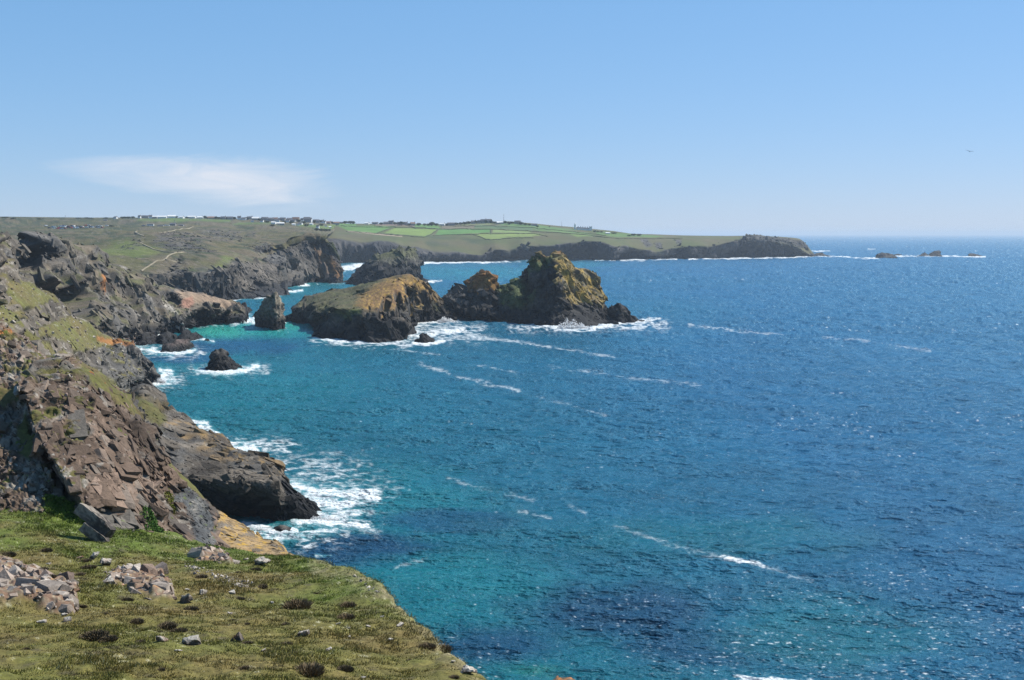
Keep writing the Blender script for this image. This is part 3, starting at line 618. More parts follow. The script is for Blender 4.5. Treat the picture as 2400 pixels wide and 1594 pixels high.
Gg = lerp(Gg, np.array([.05, .075, .035]), sstep(.0, .3, fbm(G.P0 / 75 + 33, 5)) * poly_mask(G.px0, G.py0, [[(930,560),(1020,552),(1080,558),(1140,556),(1110,580),(1000,580)]], 14) * .9)
Gg = lerp(Gg, np.array([.155, .125, .085]), sstep(.0, .3, fbm(G.P0 / 120 + 3, 4)) * .4)
FIELDS = [([(690,528),(790,524),(835,523),(835,529),(760,530)], (.085,.165,.04)), ([(790,530),(850,530),(925,531),(895,541),(880,546),(815,540)], (.09,.18,.04)), ([(878,523),(950,524),(985,526),(970,531),(880,529)], (.17,.125,.09)),
 ([(966,526),(1020,525),(1035,535),(975,532)], (.09,.18,.045)), ([(928,533),(1028,536),(1010,547),(995,554),(960,551),(900,545)], (.15,.215,.05)), ([(1036,528),(1115,528),(1110,535),(1036,535)], (.14,.12,.075)),
 ([(1030,537),(1148,537),(1148,545),(1095,547),(1020,550)], (.085,.185,.045)), ([(1115,528),(1180,530),(1250,533),(1250,539),(1150,536),(1112,535)], (.085,.135,.06)), ([(1156,538),(1250,541),(1240,545),(1154,545)], (.16,.22,.07)),
 ([(1108,547.5),(1250,546.5),(1275,552),(1250,555),(1190,556),(1160,561),(1140,560),(1125,553)], (.16,.21,.055)), ([(1080,525),(1155,523),(1150,527),(1080,527)], (.17,.19,.075)), ([(1155,522),(1250,526),(1300,532),(1370,540),(1300,538),(1180,529)], (.09,.165,.05)),
 ([(1250,534),(1330,540),(1400,549),(1380,550),(1300,545),(1255,540)], (.10,.165,.05)), ([(1330,548),(1380,552),(1395,553),(1352,556)], (.13,.19,.05)), ([(1395,543),(1470,549),(1560,553),(1540,557),(1450,556),(1400,550)], (.09,.155,.045)), ([(1300,533),(1390,538),(1360,536)], (.13,.12,.08))]
for pl, cf in FIELDS:
    Gg = lerp(Gg, np.array(cf) * 1.35 * (1 + .25 * fbm(G.P0 / 35 + cf[1] * 90, 3))[..., None], poly_mask(G.px0, G.py0, [pl], .7))
Gg = lerp(Gg, np.array([.42, .33, .235]), poly_mask(G.px0, G.py0, [[(812,541),(880,546),(944,552),(942,556),(880,551),(820,545)]], .6))
C = lerp(Gg, C, np.clip(np.maximum(clg, outc * .9), 0, 1))
C = wet_band(G, C, 9, 5, np.array([.03, .03, .032]))
blocks(G, C, np.clip(sstep(3.15, 3.45, G.r + .15 * n) + outc * .5, 0, 1), 3400, 4., 13., (.35, -.3, -1.), (2.2, .75, .45), .04, 15); blocks(G, C, np.clip(sstep(3.05, 3.3, G.r + .2 * n) + outc, 0, 1), 3600, 2.5, 7., (.35, -.3, -1.), (1.8, .8, .6), .08, 16)
finish(G, 'headland', np.clip(C, .008, .8), M_FAR); tag(G.ob, kind='structure')
# ------------------------------------------------------------------ islands and sea stacks (things)
def island(name, rows, specs, colour, label, step=1.7, bed=None, shape=None, mat=None, group=None):
    o = begin(rows, step)
    if shape: shape(o)
    o.k = .85; rockify(o, np.ones_like(o.px0), specs, bed); upd(o)
    C = np.clip(colour(o), .006, .8); a0 = specs[0][0]; nb = int(np.clip(o.px0.size / 40, 40, 1500)); bd = bed[0] if bed else (.5, -.4, -.7)
    stp = .12 + .88 * sstep(.93, .6, o.N0[..., 2]); blocks(o, C, stp, int(nb * 1.8), a0 * .1, a0 * .42, bd, (1.9, .8, .55), .1, len(bpy.data.objects)); blocks(o, C, stp, nb * 4, a0 * .05, a0 * .16, bd, (1.6, .8, .6), .16, len(bpy.data.objects) + 1)
    finish(o, name, C, mat or M_MID); tag(o.ob, label, name.replace('_', ' '), group)
    return o
def back(front, dd, z=-3):
    return [(x, y, d + dd, z) for x, y, d in front]
# Asparagus-like island: long ochre hump with black seaward walls
def c_hump(o):
    C = rock_col(o, DARKR, 9., .05); C = lerp(C, rock_col(o, WARMG, 6., .06, 3), sstep(-.1, .2, fbm(o.P0 / 14, 3)) * .6)
    top = poly_mask(o.px0, o.py0, [[(700,722),(740,690),(790,676),(864,655),(944,640),(985,650),(1010,672),(1030,702),(1050,728),(1030,728),(1000,718),(970,725),(930,728),(885,730),(850,726),(815,730),(790,742),(770,738),(740,720)]], 9, fbm(o.P0 / 9, 4) * 16)
    turf = lerp(np.array([.115, .10, .052]), np.array([.085, .09, .035]), np.clip(.5 + 2 * fbm(o.P0 / 8, 4), 0, 1)); turf = turf * (.82 + .8 * fbm(o.P0 / 1.7, 3))[..., None]
    oc = lerp(np.array([.27, .165, .05]), np.array([.14, .075, .035]), np.clip(.4 + 1.6 * fbm(o.P0 / 4.5 + 3, 4), 0, 1))
    oc = lerp(oc, np.array([.37, .24, .045]), sstep(.08, .3, fbm(o.P0 / 2.6 + 30, 3)) * .8) * (.85 + .9 * fbm(o.P0 / 1.5 + 3, 3))[..., None]
    okm = poly_mask(o.px0, o.py0, [[(850,690),(900,655),(944,640),(985,650),(1010,672),(1035,710),(1000,712),(960,722),(930,735),(885,732),(850,728),(835,712)]], 12, fbm(o.P0 / 10 + 7, 4) * 20)
    C = lerp(C, lerp(turf, oc, okm), np.clip(top * sstep(.25, .55, o.N[..., 2] + .15 * fbm(o.P0 / 3, 3)), 0, 1))
    C = lerp(C, np.array([.14, .16, .035]), poly_mask(o.px0, o.py0, [[(788,738),(810,726),(850,722),(845,732),(800,742)]], 4, fbm(o.P0 / 5, 3) * 8) * .6)
    return wet_band(o, C, 7, 4)
def s_hump(o):
    dn_ = (0, .5, -1); groove(o, [(957,672),(963,700),(960,735),(958,760)], 8, 7, dn_); groove(o, [(906,704),(900,722),(894,740)], 6, 13, dn_); groove(o, [(930,690),(938,716),(932,735)], 7, 9, dn_); groove(o, [(985,690),(990,715),(992,740)], 5, 6, dn_); groove(o, [(862,722),(850,750),(840,790)], 4, 7)
    groove(o, [(905,735),(925,740),(910,760)], 4, 12); groove(o, [(745,758),(775,745),(800,735)], 3, 6)
    step_line(o, [(742,762),(760,744),(800,730)][::-1], 5, 4, 60)
H1 = [(662,752,766),(679,738,768),(697,726,775),(718,705,782),(738,692,790),(757,687,790),(787,679,790),(811,675,782),(836,669,775),(864,659,768),(893,654,760),(928,648,756),(944,646,756),(961,647,760),(982,652,768),(997,663,775),(1007,673,778),(1017,688,778),(1031,705,776),(1046,721,773),(1055,738,770),(1059,750,768)]
ASP = island('rocky_island', [back(H1, 60), H1,
 [(664,753,762),(690,742,755),(715,728,748),(745,712,742),(785,702,736),(830,693,728),(865,686,716),(900,682,706),(930,680,702),(960,681,722),(985,690,745),(1010,708,762),(1035,724,768),(1058,751,766)],
 [(665,754,760),(690,752,752),(715,752,745),(740,748,725),(765,738,690),(795,728,656),(825,724,641),(860,726,631),(890,730,627),(920,732,628),(945,728,650),(962,724,715),(985,728,752),(1010,735,762),(1035,738,765),(1058,752,765)],
 [(665,755,758),(700,757,752),(730,759,744),(741,764,712),(742,776,668),(765,778,645),(800,776,632),(840,774,625),(880,776,620),(920,774,622),(950,768,638),(960,762,690),(978,752,752),(1000,753,758),(1030,748,764),(1058,752,764)],
 [(665,756,0),(700,759,0),(730,760,0),(740,766,0),(738,784,0),(760,792,0),(795,795,0),(830,800,0),(880,803,0),(925,800,0),(955,795,0),(963,776,0),(970,757,0),(1000,756,0),(1030,752,0),(1060,752,0)]],
 [(13, 4.4), (5, 2.2), (1.9, .8)], c_hump, 'long humped island with ochre turf on top and black walls into the sea', 1.6, (np.array([.7, -.3, -.6]), 2.2), s_hump)
# tallest pyramid stack
def c_pyr(o):
    C = rock_col(o, DARKR, 10., .06)
    lit = poly_mask(o.px0, o.py0, [[(1300,586),(1330,610),(1375,628),(1400,650),(1408,690),(1428,712),(1400,712),(1350,712),(1325,700),(1312,660),(1310,620)]], 5, fbm(o.P0 / 8, 4) * 8)
    gold = lerp(np.array([.20, .165, .085]), np.array([.36, .235, .045]), np.clip(.45 + 2.2 * fbm(o.P0 / 6 + 3, 4), 0, 1)); gold = lerp(gold, GREYR[1] * 1.1, sstep(.05, .25, fbm(o.P0 / 5 + 22, 4)) * .8)
    for rid, ed in o.ids[-2:]: gold = gold * (1 - .6 * (1 - sstep(0, .08, ed)))[..., None]
    C = lerp(C, gold, lit)
    tip = poly_mask(o.px0, o.py0, [[(1098,668),(1120,640),(1141,630),(1158,645),(1168,662),(1165,678),(1130,682),(1105,680)],[(1255,600),(1283,598),(1302,588),(1312,600),(1295,612),(1262,612)]], 5, fbm(o.P0 / 6, 3) * 8)
    rust = lerp(np.array([.27, .16, .05]), np.array([.24, .10, .035]), np.clip(.5 + 2 * fbm(o.P0 / 4, 3), 0, 1)); C = lerp(C, rust, tip)
    veg = poly_mask(o.px0, o.py0, [[(1165,668),(1208,652),(1228,660),(1228,700),(1240,712),(1225,722),(1200,720),(1172,712)],[(1250,612),(1300,592),(1310,605),(1290,625),(1255,640),(1235,655)],[(1240,690),(1262,680),(1262,705),(1242,712)]], 6, fbm(o.P0 / 6 + 5, 4) * 14)
    C = lerp(C, np.array([.085, .105, .035]) * (1 + 1.0 * fbm(o.P0 / 1.8, 3))[..., None], veg * .85)
    C = lerp(C, rock_col(o, GREYR, 8., .1, 6), poly_mask(o.px0, o.py0, [[(1033,708),(1062,672),(1092,668),(1110,690),(1085,720),(1052,728)]], 5) * .7)
    return wet_band(o, C, 9, 5)
def s_pyr(o):
    push(o, 9 * np.exp(-((o.px0 - 1208) / 17)**2 - ((o.py0 - 690) / 30)**2), (0, -1, .2)); groove(o, [(1165,668),(1160,700),(1162,730)], 7, 8); groove(o, [(1232,655),(1236,690),(1232,720)], 6, 7)
    groove(o, [(1268,606),(1275,625),(1268,650)], 4, 7); step_line(o, [(1330,716),(1370,712),(1410,708)], -5, 4, 40)
H2 = [(1031,712,795),(1047,694,796),(1062,673,798),(1075,667,798),(1088,669,798),(1096,674,798),(1105,659,798),(1119,644,798),(1141,632,796),(1155,645,796),(1167,655,796),(1169,668,795),(1189,667,793),(1208,655,790),(1221,650,788),(1225,642,787),(1240,627,786),(1248,626,785),(1251,621,785),(1257,612,784),(1263,600,783),(1271,597,782),(1283,600,780),(1293,594,778),(1302,589,777),(1310,595,777),(1317,606,778),(1330,614,780),(1346,625,782),(1359,629,784),(1374,633,786),(1391,643,786),(1397,663,784),(1401,680,781),(1410,694,779),(1416,706,777),(1419,726,772),(1424,744,766),(1432,757,758)]
PYR = island('sea_stack', [back(H2, 45), H2,
 [(1033,715,790),(1050,705,789),(1075,690,789),(1100,688,788),(1120,672,787),(1141,660,786),(1160,675,786),(1175,688,784),(1205,676,778),(1228,672,777),(1250,655,773),(1275,642,766),(1295,630,758),(1311,626,753),(1330,640,760),(1355,655,769),(1380,668,776),(1398,686,777),(1410,706,774),(1419,732,766),(1432,757,758)],
 [(1036,718,787),(1055,718,785),(1080,712,783),(1105,710,781),(1130,705,779),(1160,708,777),(1180,712,774),(1205,708,767),(1230,705,767),(1255,695,763),(1280,685,754),(1300,675,745),(1314,672,740),(1335,682,748),(1360,690,757),(1385,702,764),(1404,714,766),(1418,740,762),(1432,758,757)],
 [(1042,724,785),(1060,728,781),(1085,732,777),(1110,734,772),(1145,736,766),(1175,738,760),(1205,738,754),(1235,736,752),(1260,732,749),(1285,728,742),(1305,724,736),(1320,722,733),(1340,726,738),(1365,730,742),(1392,735,747),(1414,748,753),(1433,758,755)],
 [(1050,733,0),(1062,737,0),(1085,741,0),(1110,745,0),(1145,748,0),(1172,752,0),(1200,756,0),(1235,758,0),(1262,759,0),(1290,763,0),(1316,765,0),(1345,766,0),(1380,766,0),(1408,762,0),(1434,759,0)]],
 [(15, 4.), (6, 2.3), (2.2, .9)], c_pyr, 'tallest sea stack, a pyramid with golden lichen on its right face', 1.6, (np.array([.6, .1, -.75]), 2.0), s_pyr)
def c_dark(k=1., top=None, amt=.6, z=6, pal=DARKR):
    def f(o):
        C = rock_col(o, [p * k for p in pal], 6., .06)
        if top is not None: C = lerp(C, np.array(top) * (1 + 1.2 * fbm(o.P0 / 2.2, 3))[..., None], sstep(.2, .5, o.N[..., 2] + .4 * fbm(o.P0 / 6, 4)) * sstep(z, z * 1.8, o.P[..., 2]) * amt)
        return wet_band(o, C, z, z * .5)
    return f
def simple(top, base, depth=20, mids=2, bulge=0., dback=None):
    """rows for a stack given its skyline and its waterline (outline points)"""
    tb = [(x, y, 0) for x, y in base]; bx = [x for x, y in base]; by = [sd(y) for x, y in base]
    tops = [(x, y, float(np.interp(x, bx, by)) + depth * (.5 if i in (0, len(top) - 1) else 1)) for i, (x, y) in enumerate(top)]
    rows = [back(tops, dback or depth), tops]; n = 14
    T = np.array(tops); Bs = np.array([(x, y, d) for (x, y), d in zip(base, by)])
    s = np.linspace(0, 1, n)
    def rs(A):
        c = np.concatenate([[0], np.cumsum(np.hypot(*np.diff(A[:, :2], axis=0).T))]); return np.stack([np.interp(s * c[-1], c, A[:, k]) for k in range(3)], 1)
    a, b = rs(T), rs(Bs)
    for m in range(1, mids + 1):
        t = m / (mids + 1); q = a * (1 - t) + b * t; q[:, 2] -= bulge * math.sin(math.pi * t) * np.sin(np.pi * s)
        q[:, 2] = a[:, 2] * (1 - t**.8) + b[:, 2] * t**.8 - bulge * math.sin(math.pi * t) * np.sin(np.pi * s)
        rows.append([tuple(r) for r in q])
    return rows + [tb]
LION = island('headland_stack', simple([(806,662),(818,650),(831,640),(851,622),(871,603),(892,595),(920,592),(939,586),(952,583),(969,586),(978,597),(983,613),(981,630),(979,645),(990,652),(1003,658)],
 [(808,664),(830,668),(860,670),(900,671),(940,669),(970,664),(985,661),(1003,660)], 45, 3, 6, 60), [(24, 6), (9, 2.8), (3.5, 1.)], c_dark(1.25, (.095, .10, .04), .8, 22, DARKR), 'blunt dark stack with green turf cap behind the ochre humped island', 1.6, None, None, M_FARC)
def s_steeple(o): push(o, 6 * sstep(640, 618, o.px0 + (o.py0 - 740) * -.1) * sstep(720, 745, o.py0), (0, .6, 0)); groove(o, [(634,742),(632,760),(634,778)], 3, 4)
STP = island('rock_pillar', simple([(597,764),(599.5,742),(606,729),(611,716),(616,705),(627,698),(640,692),(647,685),(654,690),(658,702),(661,712),(659,732),(664,741),(665,757),(665,773)],
 [(597,768),(610,769),(623,770),(634,775),(650,775),(665,774)], 13, 3, 4, 16), [(7, 1.8), (2.8, .8), (1.1, .3)], c_dark(1.6, (.19, .165, .115), .9, 8, WARMG), 'upright weathered rock pillar with flat sunlit face standing in turquoise water', 1.3, None, s_steeple)
CONE = island('sea_rock', simple([(484,866),(492,851),(498,840),(497,830),(504,820),(510,819),(518,816),(527,820),(531,834),(541,845),(554,855),(564,865)],
 [(484,868),(505,870),(529,870),(548,869),(564,867)], 9, 2, 1.5, 12), [(4.2, 1.3), (1.7, .65), (.7, .25)], c_dark(1.15, (.11, .10, .085), .5, 5), 'small black cone shaped rock ringed by white foam', 1.2)
RK = dict(mat=M_MID)
island('sea_rock', simple([(1426,753),(1427,733),(1432,719),(1441,715),(1449,710),(1458,714),(1470,727),(1479,737),(1486,742),(1494,749),(1508,752)], [(1424,755),(1450,757),(1475,756),(1495,754),(1508,753)], 11, 2, 1, 16),
 [(6, 1.6), (2.4, .7), (1, .25)], c_dark(.9), 'black wedge shaped rock at the right foot of the tallest stack', 1.3)
island('sea_rock', simple([(976,803),(980,792),(983,784),(990,780),(998,782),(1006,790),(1013,793),(1017,800)], [(976,804),(990,805),(1005,803),(1017,802)], 6, 2, .5, 9), [(4, 1.), (1.6, .5)], c_dark(.9), 'low black rock in the surf before the ochre humped island', 1.2)
island('sea_rock', simple([(316,806),(320,797),(330,784),(340,780),(354,780),(362,788),(366,803)], [(315,811),(335,811),(352,809),(367,806)], 9, 2, 1, 13), [(5, 1.3), (2, .6)], c_dark(1.1), 'leftmost dark boulder of the rocks below the grey crag', 1.3)
island('sea_rock', simple([(362,802),(366,791),(380,783),(394,777),(404,781),(414,785),(419,797)], [(362,806),(385,807),(405,805),(420,800)], 9, 2, 1, 13), [(5, 1.3), (2, .6)], c_dark(1.1), 'rounded dark rock between the leftmost boulder and the jagged twin peaked rock', 1.3)
island('sea_rock', simple([(405,798),(413,790),(422,781),(430,776),(437,771),(444,777),(452,780),(461,778),(468,785),(475,793)], [(405,802),(430,802),(455,797),(476,794)], 10, 2, 1, 14), [(5, 1.4), (2, .7)], c_dark(1.), 'jagged black twin peaked rock beside the green shallows', 1.3)
island('sea_rock', simple([(379,822),(383,809),(392,806),(404,804),(410,797),(420,795),(434,794),(446,797),(450,806),(455,814)], [(379,824),(400,825),(428,822),(455,816)], 8, 2, 1, 12), [(4.5, 1.1), (1.8, .6)], c_dark(1.25, (.12, .085, .075), .6, 2.), 'reddish topped flat rock at the front of the rock cluster', 1.3)
island('sea_rock', simple([(479,799),(482,794),(487,794),(491,799)], [(479,801),(485,802),(492,801)], 3, 1, 0, 5), [(2.2, .6)], c_dark(1.), 'tiny dark rock just right of the rock cluster', 1.)
island('sea_rock', simple([(560,718),(566,713),(574,712),(582,719),(588,726),(594,733)], [(560,731),(575,734),(594,733)], 12, 2, 1, 16), [(6, 1.5), (2.4, .7)], c_dark(1.15), 'smooth dark rock showing behind the tip of the low neck', 1.3)
island('sea_rock', simple([(591,742),(595,738),(600,739),(602,743)], [(591,744),(602,744)], 4, 1, 0, 6), [(3, .7)], c_dark(1.), 'tiny dark rock in the wash left of the pillar', 1.)
island('sea_rock', simple([(568,749),(572,746),(577,746),(580,750)], [(568,751),(580,751)], 3, 1, 0, 5), [(2.5, .6)], c_dark(1.4), 'tiny brown rock on the pale sand spit', 1.)
island('sea_rock', simple([(671,680),(676,677),(682,678),(686,681)], [(671,682),(686,682)], 7, 1, 0, 10), [(5, 1.2)], c_dark(1.), 'tiny rock awash in the surf below the orange streaked cliff', 1.)
island('sea_rock', simple([(640,1243),(645,1234),(662,1232),(676,1236),(684,1247)], [(640,1248),(662,1253),(685,1249)], 2.4, 2, .3, 4), [(1.6, .45), (.6, .2)], c_dark(1.5, (.13, .115, .095), .7, .8), 'small ribbed brown rock under the black overhang of the promontory', 1.2)
island('sea_rock', simple([(682,1213),(694,1206),(715,1202),(735,1202),(742,1212)], [(682,1219),(705,1225),(728,1221),(743,1214)], 3, 2, .3, 5), [(2.2, .6), (.8, .25)], c_dark(1.3), 'flat dark ledge in the white water at the promontory tip', 1.2)
SK = [c_dark(1.3, None, .5, 3)] ; g = 'skerries beyond the headland'
island('skerry', simple([(2050,603),(2057,596),(2067,592),(2080,593),(2092,596),(2100,604)], [(2050,604.3),(2075,605),(2100,604.6)], 25, 1, 0, 40), [(18, 5), (7, 2)], SK[0], 'broad low skerry nearest the headland on the horizon side', .9, None, None, M_FARC, g)
island('skerry', simple([(2152,600),(2160,597),(2167,593),(2174,597),(2181,600)], [(2152,601),(2182,601)], 20, 1, 0, 30), [(16, 4), (7, 2)], SK[0], 'small peaked skerry touching the tallest skerry', .9, None, None, M_FARC, g)
island('skerry', simple([(2178,600),(2181,594),(2190,589),(2196,587.5),(2203,587),(2206,594),(2209,600)], [(2178,601),(2209,601)], 25, 1, 0, 40), [(18, 5), (7, 2)], SK[0], 'tallest skerry with an upright flat topped profile', .9, None, None, M_FARC, g)
island('skerry', simple([(2270,600),(2273,595),(2281,594),(2290,596),(2302,600)], [(2270,601),(2302,601)], 20, 1, 0, 30), [(14, 4), (6, 2)], SK[0], 'farthest right skerry alone near the edge of the photo', .9, None, None, M_FARC, g)
island('skerry', simple([(2094,597.2),(2104,595),(2112,597)], [(2094,598),(2112,598)], 10, 1, 0, 20), [(10, 2)], SK[0], 'thin flat skerry between the broad skerry and the small peak', .9, None, None, M_FARC, g)
island('skerry', simple([(1903,600),(1915,593),(1925,591.5),(1936,597),(1946,600)], [(1903,601),(1946,601)], 20, 1, 0, 30), [(14, 4), (6, 2)], SK[0], 'jagged skerry touching the very tip of the headland', .9, None, None, M_FARC, g)
# ochre topped rock just peeping over the bottom edge
island('sea_rock', [[(1285,1620,132,-2),(1325,1618,133,-2),(1365,1622,132,-2)], [(1283,1612,128),(1300,1592,128),(1318,1588,128),(1340,1589,128),(1362,1610,128)], [(1280,1640,122),(1320,1625,121),(1368,1640,122)], [(1275,1680,0),(1320,1690,0),(1372,1680,0)]], [(1.6, .4), (.6, .2)], lambda o: lerp(rock_col(o, WARMG, 2, .1), ORANGE * 1.2, sstep(-.1, .2, fbm(o.P0 / .8, 3))), 'orange lichened rock top peeping in at the bottom edge', 1.5)
# ------------------------------------------------------------------ sea
xs = np.concatenate([np.linspace(-1500, 250, 90, endpoint=False), np.linspace(250, 2450, 1080, endpoint=False), np.linspace(2450, 4200, 90)])
hz = 797 - FPX * math.tan(PITCH)
ys = np.concatenate([hz + np.array([1.3, 2.2, 3.2, 4.2]), np.linspace(hz + 5.2, 640, 85, endpoint=False), np.linspace(640, 1620, 640, endpoint=False), np.linspace(1620, 3200, 60)])
SX, SY = np.meshgrid(xs, ys); SDp = sd(SY); SP_ = W(SX, SY, SDp); SP_[..., 2] = 0
dyr = np.abs(np.gradient(SP_[..., 1], axis=0))
X, Y = SP_[..., 0], SP_[..., 1]
def dirw(lam, ang, asp, seed):
    ca, sa = math.cos(ang), math.sin(ang); u = X * ca + Y * sa; v = -X * sa + Y * ca
    return perlin(np.stack([u / (lam * asp), v / lam, np.full_like(u, seed)], -1) * 1.25)
hgt = np.zeros_like(X)
for lam, ang, asp, sl_ in ((30, .15, 2.6, .05), (14, -.2, 2.4, .12), (7, .3, 2.2, .17), (3.5, -.1, 2., .2), (1.8, .25, 2., .2)):
    wgt = np.clip((lam / dyr - 1.6) / 2., 0, 1); n = dirw(lam, ang, asp, lam * 1.7)
    n = (1 - 2 * np.abs(n)) if lam < 10 else n
    hgt += wgt * n * sl_ * lam / 4.5
# lacy breakup of the foam (real patches of froth fixed to the water); detail size steps up where the sea is far
def layered(sx, sy, seed, oct_=4, gain=.6, ridged=False):
    out = 0; tot = 0
    for k, c in enumerate((170, 340, 700, 1500, 3000)):
        wgt = np.clip(1 - np.abs(np.log(np.clip(SDp, 150, 3000) / c)) / math.log(2.1), 0, 1); m = wgt > 0
        v = np.zeros_like(X); f = (c / 240.) ** .8; fy = (c / 240.) ** 1.25
        v[m] = fbm(np.stack([X[m] / (sx * f), Y[m] / (sy * fy), np.full(m.sum(), seed + k * 3.)], -1), oct_, gain, ridged); out = out + v * wgt; tot = tot + wgt
    return out / np.maximum(tot, 1e-3)
hgt += (layered(1.9, 1.2, 60, 3) * .34 + layered(4.5, 2.8, 70, 3) * .58 + layered(11, 7, 80, 2) * .36) * (np.minimum(SDp, 2000) / 240.) ** .98
SP_[..., 2] = hgt
# water colour: depth and seabed
def cst(pts): return np.array(pts)
DEEP, MIDW, TEAL, TURQ, GREENW, INK = (cst(c) for c in ([.003, .064, .145], [.002, .076, .125], [.002, .105, .125], [.008, .20, .18], [.022, .24, .17], [.0015, .030, .074]))
t = np.clip((SX - 500) / 1500 + (1000 - SY) / 1600 + .35 * fbm(np.stack([X / 260, Y / 420, X * 0], -1), 3), 0, 1)
WC = lerp(TEAL * .8, DEEP, t); nb = fbm(np.stack([X / 60, Y / 90, X * 0 + 4], -1), 4)
nb2 = fbm(np.stack([X / 14, Y / 20, X * 0 + 8], -1), 4)
def blob(cx, cy, rx, ry, col, a=1., nz=.8):
    global WC
    r = np.hypot((SX - cx) / rx, (SY - cy) / ry) + nb * nz + nb2 * nz * .7; WC = lerp(WC, col, a * sstep(1.2, .3, r))
blob(760, 690, 240, 34, TEAL, .9); blob(1130, 640, 230, 22, TEAL * 1.25, .7); blob(700, 760, 220, 40, TEAL * 1.1, .9); blob(600, 770, 160, 24, TURQ, .8); blob(510, 778, 90, 17, GREENW, .9, .4); blob(700, 764, 60, 12, GREENW * .9, .7, .4)
blob(1330, 620, 120, 12, TEAL * 1.2, .6); blob(700, 650, 120, 16, TURQ * .8, .6)
blob(560, 812, 200, 20, INK * 1.5, .75); blob(430, 842, 110, 18, INK * 1.5, .8); blob(640, 900, 280, 50, TEAL, .7); blob(560, 960, 200, 60, TEAL * .95, .6)
blob(900, 1180, 260, 90, TEAL * 1.1, .8); blob(830, 1295, 190, 42, INK, .95); blob(1050, 1225, 150, 28, INK * 1.3, .7); blob(1130, 1400, 240, 90, TEAL * 1.1, .85); blob(1000, 1340, 160, 40, TEAL * 1.15, .7)
blob(1480, 1440, 340, 80, INK, .9); blob(1650, 1520, 240, 60, INK * 1.1, .8); blob(1180, 1520, 220, 60, INK, .85); blob(1950, 1480, 330, 90, TEAL * .95, .6); blob(1250, 1575, 120, 26, GREENW * .45, .6); blob(2250, 1330, 260, 160, DEEP * .9, .6); blob(1650, 1260, 400, 60, TEAL * .85, .5)
WC = WC * (1 + .22 * nb + .25 * nb2)[..., None]
